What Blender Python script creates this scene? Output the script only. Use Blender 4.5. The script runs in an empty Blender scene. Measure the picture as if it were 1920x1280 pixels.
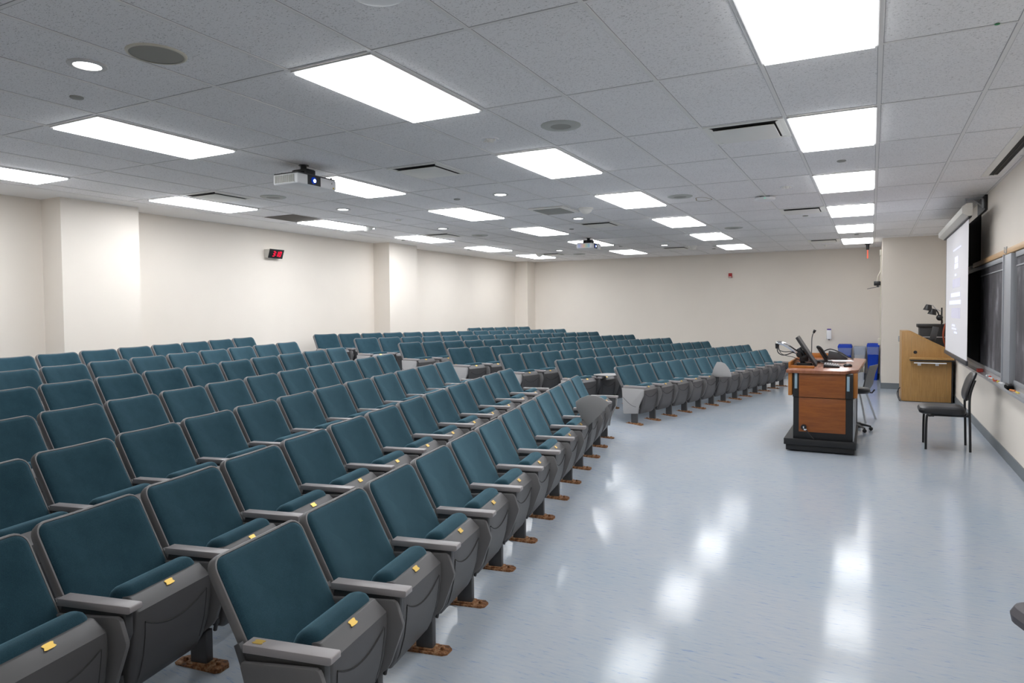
import bpy, bmesh, math, random
from mathutils import Matrix, Vector, Euler

random.seed(7)
S = bpy.context.scene
C = bpy.context.scene.collection
PI = math.pi
CH = 3.0055            # ceiling height
CX, CY = 0.6096, 1.2192  # ceiling module

# ------------------------------------------------------------------ camera
cam = bpy.data.objects.new('camera', bpy.data.cameras.new('camera'))
C.objects.link(cam)
cam.data.sensor_width = 36.0
cam.data.lens = 1285.25 / 1920 * 36
cam.data.shift_x = -7.59 / 1920
cam.data.shift_y = -11.68 / 1920
cam.data.clip_start = 0.05
r_ = Vector((0.88762905, 0.46049358, -0.0077672))
u_ = Vector((-0.00889479, 0.03400194, 0.99938218))
f_ = Vector((-0.46047318, 0.88701157, -0.0342771))
m = Matrix(((r_.x, u_.x, -f_.x), (r_.y, u_.y, -f_.y), (r_.z, u_.z, -f_.z))).to_4x4()
m.translation = Vector((0.57966, -4.18739, 1.59499))
cam.matrix_world = m
S.camera = cam

# ------------------------------------------------------------------ world / exposure
w = bpy.data.worlds.new('world'); S.world = w; w.use_nodes = True
w.node_tree.nodes['Background'].inputs['Color'].default_value = (0.8, 0.85, 1.0, 1)
w.node_tree.nodes['Background'].inputs['Strength'].default_value = 0.02
S.view_settings.view_transform = 'Standard'
S.view_settings.look = 'None'
S.view_settings.gamma = 1.0
S.view_settings.use_curve_mapping = False
S.view_settings.exposure = 0.42
PANEL = 9.0            # radiance of the fluorescent diffusers
DOWN = 9.0             # radiance of the recessed downlights
try:
    S.cycles.use_light_tree = True
    S.cycles.max_bounces = 10
    S.cycles.diffuse_bounces = 8
    S.cycles.sample_clamp_indirect = 20
    S.cycles.use_denoising = True
except Exception:
    pass

# ------------------------------------------------------------------ materials
MAT = {}
def mat(name, col, rough=0.6, metal=0.0, spec=0.5, sheen=0.0, emit=None, es=0.0, coat=0.0):
    if name in MAT: return MAT[name]
    m = bpy.data.materials.new(name); m.use_nodes = True
    b = m.node_tree.nodes['Principled BSDF']
    b.inputs['Base Color'].default_value = (*col, 1)
    b.inputs['Roughness'].default_value = rough
    b.inputs['Metallic'].default_value = metal
    b.inputs['Specular IOR Level'].default_value = spec
    b.inputs['Sheen Weight'].default_value = sheen
    b.inputs['Coat Weight'].default_value = coat
    if emit:
        b.inputs['Emission Color'].default_value = (*emit, 1)
        b.inputs['Emission Strength'].default_value = es
    MAT[name] = m
    return m
def nodes(m): return m.node_tree.nodes, m.node_tree.links, m.node_tree.nodes['Principled BSDF']
def coords(m, scale=(1, 1, 1), rot=(0, 0, 0)):
    N, L, b = nodes(m)
    tc = N.new('ShaderNodeTexCoord'); mp = N.new('ShaderNodeMapping')
    mp.inputs['Scale'].default_value = scale; mp.inputs['Rotation'].default_value = rot
    L.new(tc.outputs['Object'], mp.inputs['Vector']); return mp
def noise(m, mp, scale, detail=3, rough=0.6):
    N, L, b = nodes(m); n = N.new('ShaderNodeTexNoise')
    n.inputs['Scale'].default_value = scale; n.inputs['Detail'].default_value = detail; n.inputs['Roughness'].default_value = rough
    L.new(mp.outputs[0], n.inputs['Vector']); return n
def ramp(m, src, stops):
    N, L, b = nodes(m); r = N.new('ShaderNodeValToRGB')
    e = r.color_ramp.elements
    while len(e) < len(stops): e.new(0.5)
    for k, (p, c) in enumerate(stops):
        e[k].position = p; e[k].color = (*c, 1)
    L.new(src, r.inputs[0]); return r
def bump(m, src, strength, dist=0.002):
    N, L, b = nodes(m); bp = N.new('ShaderNodeBump')
    bp.inputs['Strength'].default_value = strength; bp.inputs['Distance'].default_value = dist
    L.new(src, bp.inputs['Height']); L.new(bp.outputs[0], b.inputs['Normal']); return bp
def mixc(m, fac, a, b2):
    N, L, b = nodes(m); x = N.new('ShaderNodeMix'); x.data_type = 'RGBA'
    for i, s in ((0, fac), (6, a), (7, b2)):
        if hasattr(s, 'is_output'): L.new(s, x.inputs[i])
        elif i == 0: x.inputs[0].default_value = s
        else: x.inputs[i].default_value = (*s, 1)
    return x.outputs[2]
def setcol(m, out):
    N, L, b = nodes(m); L.new(out, b.inputs['Base Color'])

def m_wall(name, col):
    m = mat(name, col, 0.65)
    mp = coords(m); n = noise(m, mp, 1.3, 2); n2 = noise(m, mp, 300, 2)
    r = ramp(m, n.outputs[0], [(0.3, tuple(c * 0.97 for c in col)), (0.7, col)])
    setcol(m, r.outputs[0]); bump(m, n2.outputs[0], 0.08, 0.001)
    return m
m_wall('cream_wall_paint', (0.79, 0.728, 0.65))
mat('white_frame', (0.62, 0.61, 0.60), 0.5)

# ceiling tile: pale grey mineral fibre with fissures
m = mat('mineral_fibre_tile', (0.6, 0.6, 0.61), 0.9, spec=0.2)
mp = coords(m); mp2 = coords(m, (1, 2.2, 1))
n = noise(m, mp2, 75, 4, 0.75); n2 = noise(m, mp, 1.2, 2)
base = ramp(m, n2.outputs[0], [(0.3, (0.91, 0.89, 0.885)), (0.7, (0.95, 0.93, 0.925))])
pits = ramp(m, n.outputs[0], [(0.36, (0.42, 0.41, 0.40)), (0.42, (1, 1, 1))])
N, L, b = nodes(m); mx = N.new('ShaderNodeMix'); mx.data_type = 'RGBA'; mx.blend_type = 'MULTIPLY'; mx.inputs[0].default_value = 1
L.new(base.outputs[0], mx.inputs[6]); L.new(pits.outputs[0], mx.inputs[7]); setcol(m, mx.outputs[2])
bump(m, n.outputs[0], 0.35, 0.003)
mat('grid_paint', (0.86, 0.84, 0.82), 0.45)
mat('painted_reveal_shadow', (0.42, 0.41, 0.41), 0.9)
mat('smooth_ceiling_paint', (0.84, 0.82, 0.80), 0.8)

# floor: pale blue streaked linoleum
m = mat('streaked_linoleum', (0.4, 0.47, 0.5), 0.16, spec=0.10)
mp = coords(m, (1.3, 6.5, 1), (0, 0, 0.25)); n = noise(m, mp, 8.0, 5, 0.7)
mp3 = coords(m); n3 = noise(m, mp3, 0.8, 3); n4 = noise(m, mp3, 2.2, 4)
r = ramp(m, n.outputs[0], [(0.30, (0.17, 0.26, 0.46)), (0.42, (0.375, 0.425, 0.49)), (0.70, (0.44, 0.468, 0.492))])
o = mixc(m, 0.3, r.outputs[0], ramp(m, n3.outputs[0], [(0.35, (0.34, 0.41, 0.475)), (0.65, (0.475, 0.475, 0.495))]).outputs[0])
setcol(m, o)
N, L, b = nodes(m)
rr = ramp(m, n4.outputs[0], [(0.3, (0.085,) * 3), (0.7, (0.145,) * 3)]); L.new(rr.outputs[0], b.inputs['Roughness'])
mp5 = coords(m, (1.2, 4.0, 1), (0, 0, 0.2)); n5 = noise(m, mp5, 2.0, 6, 0.75); bump(m, n5.outputs[0], 0.075, 0.010)

# seat fabric
m = mat('teal_fabric', (0.03, 0.085, 0.125), 0.95, spec=0.15, sheen=0.5)
b = m.node_tree.nodes['Principled BSDF']; b.inputs['Sheen Roughness'].default_value = 0.45; b.inputs['Sheen Tint'].default_value = (0.40, 0.72, 0.88, 1)
mp = coords(m); n = noise(m, mp, 420, 3, 0.7); n2 = noise(m, mp, 9, 3)
r = ramp(m, n.outputs[0], [(0.3, (0.009, 0.027, 0.039)), (0.7, (0.023, 0.066, 0.090))])
setcol(m, mixc(m, 0.18, r.outputs[0], ramp(m, n2.outputs[0], [(0.35, (0.006, 0.018, 0.026)), (0.7, (0.034, 0.078, 0.10))]).outputs[0]))
bump(m, n.outputs[0], 0.35, 0.002)
# grey moulded plastic and painted steel
mat('pan_plastic', (0.085, 0.082, 0.083), 0.45, spec=0.5)
m = mat('grey_plastic', (0.155, 0.15, 0.15), 0.42, spec=0.5)
mp = coords(m); n = noise(m, mp, 500, 2); bump(m, n.outputs[0], 0.15, 0.0006)
mat('grey_armrest', (0.33, 0.305, 0.305), 0.36, spec=0.5)
mat('dark_grey_steel', (0.06, 0.06, 0.063), 0.45, spec=0.5)
mat('pale_grey_laminate', (0.36, 0.35, 0.345), 0.5)
mat('grey_laminate', (0.15, 0.145, 0.145), 0.46)
mat('black_groove', (0.03, 0.03, 0.03), 0.7)
m = mat('rusty_steel', (0.2, 0.09, 0.03), 0.85)
mp = coords(m); n = noise(m, mp, 45, 4, 0.7)
r = ramp(m, n.outputs[0], [(0.35, (0.07, 0.03, 0.015)), (0.5, (0.24, 0.10, 0.035)), (0.68, (0.42, 0.27, 0.16))]); setcol(m, r.outputs[0]); bump(m, n.outputs[0], 0.6, 0.004)
mat('brass', (0.75, 0.50, 0.12), 0.35, metal=0.6)

def m_wood(name, a, bcol, scale=(1, 12, 1), ns=4.0, rough=0.4):
    m = mat(name, a, rough)
    mp = coords(m, scale); n = noise(m, mp, ns, 5, 0.6); n2 = noise(m, mp, ns * 6, 3, 0.6)
    r = ramp(m, n.outputs[0], [(0.3, a), (0.7, bcol)])
    o = mixc(m, 0.25, r.outputs[0], ramp(m, n2.outputs[0], [(0.35, a), (0.7, bcol)]).outputs[0])
    setcol(m, o); return m
m_wood('cherry_laminate', (0.19, 0.050, 0.009), (0.34, 0.105, 0.018), (1, 1, 9), 3.5)
m_wood('cherry_top', (0.22, 0.075, 0.04), (0.36, 0.15, 0.08), (9, 1, 1), 3.0, 0.25)
m_wood('orange_wood_edge', (0.40, 0.14, 0.022), (0.50, 0.19, 0.035), (8, 8, 1), 4)
m_wood('oak_veneer', (0.33, 0.17, 0.05), (0.47, 0.27, 0.09), (14, 14, 1), 4, 0.4)
m_wood('maple_rail', (0.55, 0.33, 0.15), (0.70, 0.46, 0.24), (3, 1, 20), 4, 0.4)
mat('black_metal', (0.012, 0.012, 0.013), 0.5)
mat('black_plastic', (0.014, 0.014, 0.016), 0.35)
mat('black_vinyl', (0.022, 0.022, 0.024), 0.38)
mat('dark_grey_plastic', (0.05, 0.05, 0.055), 0.4)
mat('chrome', (0.8, 0.8, 0.82), 0.15, metal=1.0)
mat('aluminium', (0.55, 0.56, 0.58), 0.35, metal=0.6)
mat('alu_frame', (0.36, 0.37, 0.39), 0.42, metal=0.25)
mat('white_plastic', (0.88, 0.88, 0.89), 0.4)
mat('cream_plastic', (0.66, 0.62, 0.52), 0.5)
mat('beige_grille', (0.36, 0.355, 0.325), 0.8)
mat('tablet_laminate', (0.23, 0.225, 0.225), 0.45)
mat('speaker_rim', (0.50, 0.51, 0.475), 0.5)
mat('dark_speaker_mesh', (0.36, 0.345, 0.30), 0.8)
mat('vent_paint', (0.88, 0.86, 0.81), 0.5)
mat('vent_dark', (0.03, 0.028, 0.025), 0.8)
mat('brown_grille', (0.115, 0.10, 0.085), 0.8)
mat('vinyl_base', (0.17, 0.19, 0.205), 0.5)
mat('blue_plastic', (0.004, 0.045, 0.42), 0.5, spec=0.3)
mat('grey_bin_plastic', (0.42, 0.44, 0.47), 0.5)
mat('bin_liner', (0.5, 0.58, 0.75), 0.3).node_tree.nodes['Principled BSDF'].inputs['Alpha'].default_value = 0.28
mat('pale_blue_strip', (0.30, 0.42, 0.50), 0.4)
mat('red_plastic', (0.38, 0.01, 0.012), 0.4)
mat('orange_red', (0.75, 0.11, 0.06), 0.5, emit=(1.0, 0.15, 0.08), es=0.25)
mat('plum_grey_vinyl', (0.045, 0.038, 0.045), 0.5)
mat('paper', (0.75, 0.76, 0.80), 0.7)
mat('screen_cloth', (0.82, 0.80, 0.82), 0.75)
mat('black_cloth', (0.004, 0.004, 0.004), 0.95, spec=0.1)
mat('case_paint', (0.62, 0.60, 0.55), 0.5)
mat('grey_seat_shell', (0.11, 0.112, 0.118), 0.45)
mat('diffuser', (0.9, 0.9, 0.9), 0.5, emit=(0.97, 0.985, 1.0), es=PANEL)
mat('diffuser_turned_up', (0.9, 0.9, 0.9), 0.5, emit=(0.955, 0.985, 1.03), es=PANEL * 1.65)  # same panels, emission turned up to brighten the left wall
mat('diffuser_turned_down', (0.9, 0.9, 0.9), 0.5, emit=(0.98, 0.985, 1.0), es=PANEL * 0.5)  # same panels, emission turned down to keep the far wall dimmer
mat('downlight_lens', (0.9, 0.9, 0.9), 0.5, emit=(1.0, 0.99, 0.97), es=DOWN)
mat('led_red', (0.1, 0.0, 0.0), 0.5, emit=(1.0, 0.0, 0.03), es=2.2)
mat('lens_glow', (0.1, 0.1, 0.3), 0.1, emit=(0.55, 0.68, 1.0), es=4.0)
mat('lens_blue', (0.005, 0.01, 0.06), 0.08, emit=(0.0, 0.05, 0.6), es=0.35)
mat('slide_text', (0.7, 0.72, 0.9), 0.6, emit=(0.72, 0.76, 1.0), es=0.42)
mat('slide_pale', (0.76, 0.74, 0.84), 0.7, emit=(0.7, 0.7, 1.0), es=0.05)
mat('status_green', (0.1, 0.6, 0.3), 0.4, emit=(0.1, 1.0, 0.5), es=1.0)
mat('green_paper', (0.02, 0.25, 0.08), 0.7)
mat('purple_plastic', (0.10, 0.05, 0.35), 0.4)
mat('stain_brown', (0.32, 0.23, 0.12), 0.9)
mat('chalk_white', (0.8, 0.8, 0.8), 0.9); mat('chalk_red', (0.6, 0.1, 0.08), 0.9); mat('chalk_yellow', (0.75, 0.55, 0.1), 0.9); mat('chalk_orange', (0.7, 0.25, 0.08), 0.9)
mat('rust_orange_cable', (0.30, 0.05, 0.015), 0.5)
# chalkboard slate with smeared chalk dust
m = mat('chalky_slate', (0.03, 0.03, 0.033), 0.7)
mp = coords(m, (1, 1.3, 0.8)); n = noise(m, mp, 2.2, 5, 0.62); mp2 = coords(m, (1, 5, 1.2)); n2 = noise(m, mp2, 3, 4, 0.6)
r = ramp(m, n.outputs[0], [(0.42, (0.050, 0.046, 0.050)), (0.56, (0.10, 0.095, 0.105)), (0.68, (0.30, 0.295, 0.32))])
setcol(m, mixc(m, 0.12, r.outputs[0], ramp(m, n2.outputs[0], [(0.45, (0.04, 0.036, 0.04)), (0.75, (0.20, 0.19, 0.20))]).outputs[0]))
# rainbow colour ramp across the second projector's grille
m = mat('rainbow_grille', (0.5, 0.5, 0.5), 0.35)
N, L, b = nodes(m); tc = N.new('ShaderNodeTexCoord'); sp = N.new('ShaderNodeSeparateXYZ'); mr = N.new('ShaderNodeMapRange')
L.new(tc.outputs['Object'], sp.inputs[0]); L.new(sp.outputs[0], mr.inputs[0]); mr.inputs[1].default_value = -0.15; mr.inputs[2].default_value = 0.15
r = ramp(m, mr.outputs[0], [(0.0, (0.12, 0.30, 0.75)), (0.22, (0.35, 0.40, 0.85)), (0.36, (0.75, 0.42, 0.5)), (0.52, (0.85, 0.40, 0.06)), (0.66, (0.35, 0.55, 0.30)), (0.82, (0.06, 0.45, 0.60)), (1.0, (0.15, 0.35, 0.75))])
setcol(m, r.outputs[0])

# ------------------------------------------------------------------ mesh helpers
class MB:
    def __init__(s): s.v = []; s.f = []
    def add(s, vs, fs):
        o = len(s.v); s.v += [tuple(v) for v in vs]; s.f += [tuple(i + o for i in f) for f in fs]; return s
    def box(s, x0, x1, y0, y1, z0, z1):
        vs = [(x, y, z) for x in (x0, x1) for y in (y0, y1) for z in (z0, z1)]
        return s.add(vs, [(0, 1, 3, 2), (4, 6, 7, 5), (0, 4, 5, 1), (2, 3, 7, 6), (0, 2, 6, 4), (1, 5, 7, 3)])
    def prism(s, pts, plane, a, b):
        n = len(pts)
        def P(p, t):
            if plane == 'xz': return (p[0], t, p[1])
            if plane == 'xy': return (p[0], p[1], t)
            return (t, p[0], p[1])
        vs = [P(p, a) for p in pts] + [P(p, b) for p in pts]
        fs = [tuple(range(n)), tuple(range(2 * n - 1, n - 1, -1))] + [(i, (i + 1) % n, n + (i + 1) % n, n + i) for i in range(n)]
        return s.add(vs, fs)
    def loft(s, rings, cap0=True, cap1=True, closed=True):
        n = len(rings[0]); vs = [p for r in rings for p in r]; fs = []
        for k in range(len(rings) - 1):
            for i in range(n if closed else n - 1):
                j = (i + 1) % n; fs.append((k * n + i, k * n + j, (k + 1) * n + j, (k + 1) * n + i))
        if cap0: fs.append(tuple(range(n - 1, -1, -1)))
        if cap1: fs.append(tuple((len(rings) - 1) * n + i for i in range(n)))
        return s.add(vs, fs)
    def cyl(s, p0, p1, r0, r1=None, n=16):
        r1 = r0 if r1 is None else r1
        p0 = Vector(p0); p1 = Vector(p1); d = (p1 - p0).normalized()
        a = d.orthogonal().normalized(); b = d.cross(a)
        R = lambda p, r: [p + (a * math.cos(2 * PI * i / n) + b * math.sin(2 * PI * i / n)) * r for i in range(n)]
        return s.loft([R(p0, r0), R(p1, r1)])
    def tube(s, pts, r, n=8):
        pts = [Vector(p) for p in pts]; rings = []; a = None
        for i, p in enumerate(pts):
            d = (pts[min(i + 1, len(pts) - 1)] - pts[max(i - 1, 0)]).normalized()
            if a is None: a = d.orthogonal().normalized()
            a = (a - d * a.dot(d)).normalized(); b = d.cross(a)
            rr = r[i] if isinstance(r, (list, tuple)) else r
            rings.append([p + (a * math.cos(2 * PI * k / n) + b * math.sin(2 * PI * k / n)) * rr for k in range(n)])
        return s.loft(rings)
    def lathe(s, prof, c=(0, 0, 0), n=24):
        rings = [[(c[0] + r * math.cos(2 * PI * i / n), c[1] + r * math.sin(2 * PI * i / n), c[2] + z) for i in range(n)] for r, z in prof]
        return s.loft(rings, prof[0][0] < 0.01, prof[-1][0] < 0.01)
    def sphere(s, c, r, n=14, m=8, sc=(1, 1, 1)):
        rings = []
        for k in range(m + 1):
            t = PI * (k + 0.02) / (m + 0.04); rings.append([(c[0] + sc[0] * r * math.sin(t) * math.cos(2 * PI * i / n), c[1] + sc[1] * r * math.sin(t) * math.sin(2 * PI * i / n), c[2] - sc[2] * r * math.cos(t)) for i in range(n)])
        return s.loft(rings)
    def xf(s, M):
        s.v = [tuple(M @ Vector(v)) for v in s.v]; return s
    def mesh(s, name, material, bevel=0.0, smooth=True, seg=2):
        me = bpy.data.meshes.new(name); me.from_pydata(s.v, [], s.f); me.update()
        bm = bmesh.new(); bm.from_mesh(me)
        bmesh.ops.recalc_face_normals(bm, faces=bm.faces)
        if bevel:
            ed = [e for e in bm.edges if len(e.link_faces) == 2 and e.calc_face_angle(0) > 0.5]
            bmesh.ops.bevel(bm, geom=ed, offset=bevel, segments=seg, affect='EDGES', profile=0.5, clamp_overlap=True)
        bm.to_mesh(me); bm.free()
        if smooth:
            me.polygons.foreach_set('use_smooth', [True] * len(me.polygons)); me.set_sharp_from_angle(angle=0.6)
        me.materials.append(MAT[material]); return me

def spline(pts, n=6):
    P = [Vector(p) for p in pts]; out = []
    for i in range(len(P) - 1):
        a, b, c, d = P[max(i - 1, 0)], P[i], P[i + 1], P[min(i + 2, len(P) - 1)]
        for k in range(n):
            t = k / n
            out.append(0.5 * ((2 * b) + (c - a) * t + (2 * a - 5 * b + 4 * c - d) * t * t + (3 * b - a - 3 * c + d) * t ** 3))
    out.append(P[-1]); return out

def link(name, me, parent=None):
    o = bpy.data.objects.new(name, me); C.objects.link(o)
    if parent is not None: o.parent = parent
    return o
def part(name, mb, material, parent, bevel=0.0, label=None, smooth=True, seg=2):
    o = link(name, mb.mesh(name, material, bevel, smooth, seg), parent)
    if label: o['label'] = label
    return o
def thing(name, label, cat, loc=(0, 0, 0), rotz=0.0, group=None):
    o = bpy.data.objects.new(name, None); C.objects.link(o); o.empty_display_size = 0.1
    o.location = loc; o.rotation_euler = (0, 0, rotz); tag(o, label, cat, group); return o
def tag(o, label, cat, group=None):
    o['label'] = label; o['category'] = cat
    if group: o['group'] = group
    return o
def solo(name, mb, material, label, cat, loc=(0, 0, 0), rotz=0.0, group=None, bevel=0.0):
    o = link(name, mb.mesh(name, material, bevel)); o.location = loc; o.rotation_euler = (0, 0, rotz); return tag(o, label, cat, group)
def struct(name, mb, material, bevel=0.0, smooth=False):
    o = link(name, mb.mesh(name, material, bevel, smooth)); o['kind'] = 'structure'; return o
def dup(root, loc=None, rotz=None, label=None, group=None):
    r = root.copy(); C.objects.link(r)
    if loc is not None: r.location = loc
    if rotz is not None: r.rotation_euler = (0, 0, rotz)
    if label: r['label'] = label
    if group: r['group'] = group
    for ch in list(root.children):
        c = ch.copy(); C.objects.link(c); c.parent = r
        for g in list(ch.children):
            d = g.copy(); C.objects.link(d); d.parent = c
    return r
def ordinal(n):
    return ['zeroth', 'first', 'second', 'third', 'fourth', 'fifth', 'sixth', 'seventh', 'eighth', 'ninth', 'tenth', 'eleventh', 'twelfth', 'thirteenth', 'fourteenth', 'fifteenth', 'sixteenth'][n]
def fz(x):                       # the seating floor climbs gently towards the back wall
    a = (-1.4925 - x) / 0.05
    return 0.0738 * 0.05 * (a if a > 30 else math.log1p(math.exp(a)))

# ------------------------------------------------------------------ room shell
XL, XR, YN, YF = -8.40, 1.84, -6.6, 13.55
fl = MB()
xs = [XR + 0.2] + [1.0, 0.0, -0.8, -1.2, -1.35, -1.42, -1.47, -1.52, -1.58, -1.66, -1.8, -2.2, -3, -4, -5, -6, -7, -8, XL - 0.2]
ys = [YN - 0.2, -2, 2, 6, 10, YF + 0.2]
top = [[(x, y, fz(x)) for x in xs] for y in ys]
for j in range(len(ys) - 1):
    for i in range(len(xs) - 1):
        fl.add([top[j][i], top[j][i + 1], top[j + 1][i + 1], top[j + 1][i]], [(0, 1, 2, 3)])
struct('floor', fl, 'streaked_linoleum', smooth=False)

struct('ceiling', MB().box(-7.63, XR + 0.2, YN - 0.2, YF + 0.2, CH, CH + 0.06), 'mineral_fibre_tile')
struct('trim_1', MB().box(XL - 0.2, -7.63, YN - 0.2, YF + 0.2, CH - 0.004, CH + 0.06), 'smooth_ceiling_paint')
g = MB()
for i in range(-12, 4):
    x = i * CX
    if x < XR: g.box(x - 0.012, x + 0.012, YN, YF, CH - 0.005, CH + 0.001)
for j in range(-5, 12):
    y = j * CY
    g.box(-7.63, XR, y - 0.009, y + 0.009, CH - 0.003, CH + 0.001)
struct('trim_2', g, 'grid_paint')
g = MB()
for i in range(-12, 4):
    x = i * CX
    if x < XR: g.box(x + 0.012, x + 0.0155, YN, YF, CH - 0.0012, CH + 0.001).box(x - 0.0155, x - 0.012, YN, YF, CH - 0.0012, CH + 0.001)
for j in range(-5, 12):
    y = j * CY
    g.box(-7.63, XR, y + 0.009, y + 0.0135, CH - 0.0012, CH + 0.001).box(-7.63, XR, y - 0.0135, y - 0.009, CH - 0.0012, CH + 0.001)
struct('trim_3', g, 'painted_reveal_shadow')  # thin grey strips paint the shadow lines along the tile edges
struct('wall_left', MB().box(XL - 0.15, XL, YN - 0.2, YF + 0.2, -0.1, CH + 0.05), 'cream_wall_paint')
struct('wall_far', MB().box(XL, XR + 0.2, YF, YF + 0.15, -0.1, CH + 0.05), 'cream_wall_paint')
struct('wall_right', MB().box(XR, XR + 0.15, YN - 0.2, YF, -0.1, CH + 0.05), 'cream_wall_paint')
struct('wall_back', MB().box(XL, XR, YN - 0.15, YN, -0.1, CH + 0.05), 'cream_wall_paint')
struct('wall_pier', MB().box(0.757, XR, 11.37, YF, 0, CH), 'cream_wall_paint')
for k, (y0, y1) in enumerate(((0.60, 1.58), (6.86, 7.80), (13.06, YF))):
    struct('wall_pilaster_%d' % (k + 1), MB().box(XL, -8.0, y0, y1, 0.3, CH), 'cream_wall_paint')
struct('baseboard_right', MB().box(XR - 0.012, XR, YN, 11.37, 0, 0.115), 'vinyl_base', 0.003)
struct('baseboard_pier', MB().box(0.745, XR - 0.012, 11.358, 11.37, 0, 0.115).box(0.745, 0.757, 11.37, YF, 0, 0.115), 'vinyl_base', 0.003)
b = MB(); b.add([(-1.4925, YF - 0.012, 0), (0.745, YF - 0.012, 0), (0.745, YF - 0.012, 0.115), (-1.4925, YF - 0.012, 0.115), (-8.0, YF - 0.012, fz(-8.0)), (-8.0, YF - 0.012, fz(-8.0) + 0.115)], [(0, 1, 2, 3), (4, 0, 3, 5)])
struct('baseboard_far', b, 'vinyl_base')
b = MB().box(XL, XL + 0.012, YN, YF, fz(XL), fz(XL) + 0.115)
struct('baseboard_left', b, 'vinyl_base')

# ------------------------------------------------------------------ ceiling lights
def panel_thing(loc, label, dm='diffuser'):
    t = thing('ceiling_light', label, 'ceiling light', loc, 0, 'flat ceiling light panels')
    f = MB(); a, b = CX / 2 - 0.010, CY / 2 - 0.010; c, d = a - 0.018, b - 0.018
    f.box(-a, a, -b, -d, -0.012, -0.001).box(-a, a, d, b, -0.012, -0.001).box(-a, -c, -d, d, -0.012, -0.001).box(c, a, -d, d, -0.012, -0.001)
    part('frame', f, 'white_frame', t)
    part('diffuser', MB().box(-c, c, -d, d, -0.022, -0.002), dm, t)
    return t
cols = {0: 'the line nearest the chalkboard', -4: 'the second line from the chalkboard', -8: 'the third line from the chalkboard', -12: 'the line nearest the left wall'}
firsts = {}
for i, cn in cols.items():
    start = -1 if i > -12 else -1
    for n, j in enumerate(range(start, 10, 2)):
        loc = ((i + 0.5) * CX, (j + 0.5) * CY, CH - 0.002)
        lab = 'white ceiling light panel, %s from the camera in %s' % (ordinal(n + 1), cn)
        dm = 'diffuser_turned_up' if i == -12 else ('diffuser_turned_down' if j == 9 else 'diffuser')
        if dm not in firsts: firsts[dm] = panel_thing(loc, lab, dm)
        else: dup(firsts[dm], loc, 0, lab)
dup(firsts['diffuser'], (0.5 * CX, -2.5 * CY, CH - 0.002), 0, 'white ceiling light panel just above the camera, out of the top of the photo')

# recessed downlights
t = None
dl = [(-3.36, -1.82, 'nearest the camera, above the near seats'), (-3.39, 3.08, 'between the two nearer middle light panels'), (-5.81, 3.05, 'in front of the red clock wall'),
      (-5.84, 5.53, 'on the left side past the clock'), (-3.39, 5.54, 'just before the far projector'), (-3.39, 10.42, 'near the far wall, right of the far projector'), (-5.84, 10.38, 'near the far wall, left of the far projector')]
for x, y, s in dl:
    if t is None:
        t = thing('downlight', 'small round recessed downlight ' + s, 'ceiling light', (x, y, CH), 0, 'round downlights')
        part('trim_ring', MB().lathe([(0.068, -0.004), (0.072, -0.010), (0.098, -0.008), (0.102, -0.002), (0.102, 0.0), (0.068, 0.0)]), 'white_frame', t)
        part('lens', MB().lathe([(0.001, -0.006), (0.069, -0.006), (0.069, -0.001), (0.001, -0.001)]), 'downlight_lens', t)
    else: dup(t, (x, y, CH), 0, 'small round recessed downlight ' + s)

# ceiling loudspeakers
t = None
sp = [(-2.87, -1.74, 'at the upper left, nearest the camera'), (-1.53, 0.64, 'right of the large middle light panel'), (-5.86, 1.87, 'left of and below the near projector'), (-1.54, 4.33, 'beside the brown ring stain'),
      (-5.84, 6.76, 'beyond the left square diffuser'), (-1.54, 8.04, 'between the far small light panels'), (-5.84, 11.59, 'at the far left near the wall'), (-2.4, 11.25, 'at the far wall, right of the last diffuser')]
for n, (x, y, s) in enumerate(sp):
    if n == 0:
        t0 = thing('ceiling_speaker', 'round plain beige ceiling speaker ' + s, 'speaker', (x, y, CH), 0, 'round ceiling speakers')
        part('rim', MB().lathe([(0.135, -0.008), (0.142, -0.010), (0.150, -0.006), (0.152, 0.0), (0.135, 0.0)], n=36), 'cream_plastic', t0)
        part('grille', MB().lathe([(0.001, -0.006), (0.136, -0.006), (0.136, 0), (0.001, 0)], n=36), 'dark_speaker_mesh', t0)
        continue
    if t is None:
        t = thing('ceiling_speaker', 'round cream ceiling speaker ' + s, 'speaker', (x, y, CH), 0, 'round ceiling speakers')
        part('rim', MB().lathe([(0.078, -0.010), (0.085, -0.012), (0.14, -0.010), (0.152, -0.004), (0.152, 0.0), (0.078, 0.0)], n=36), 'speaker_rim', t)
        part('grille', MB().lathe([(0.001, -0.009), (0.079, -0.009), (0.079, 0), (0.001, 0)], n=30), 'beige_grille', t)
    else: dup(t, (x, y, CH), 0, 'round cream ceiling speaker ' + s)

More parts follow.
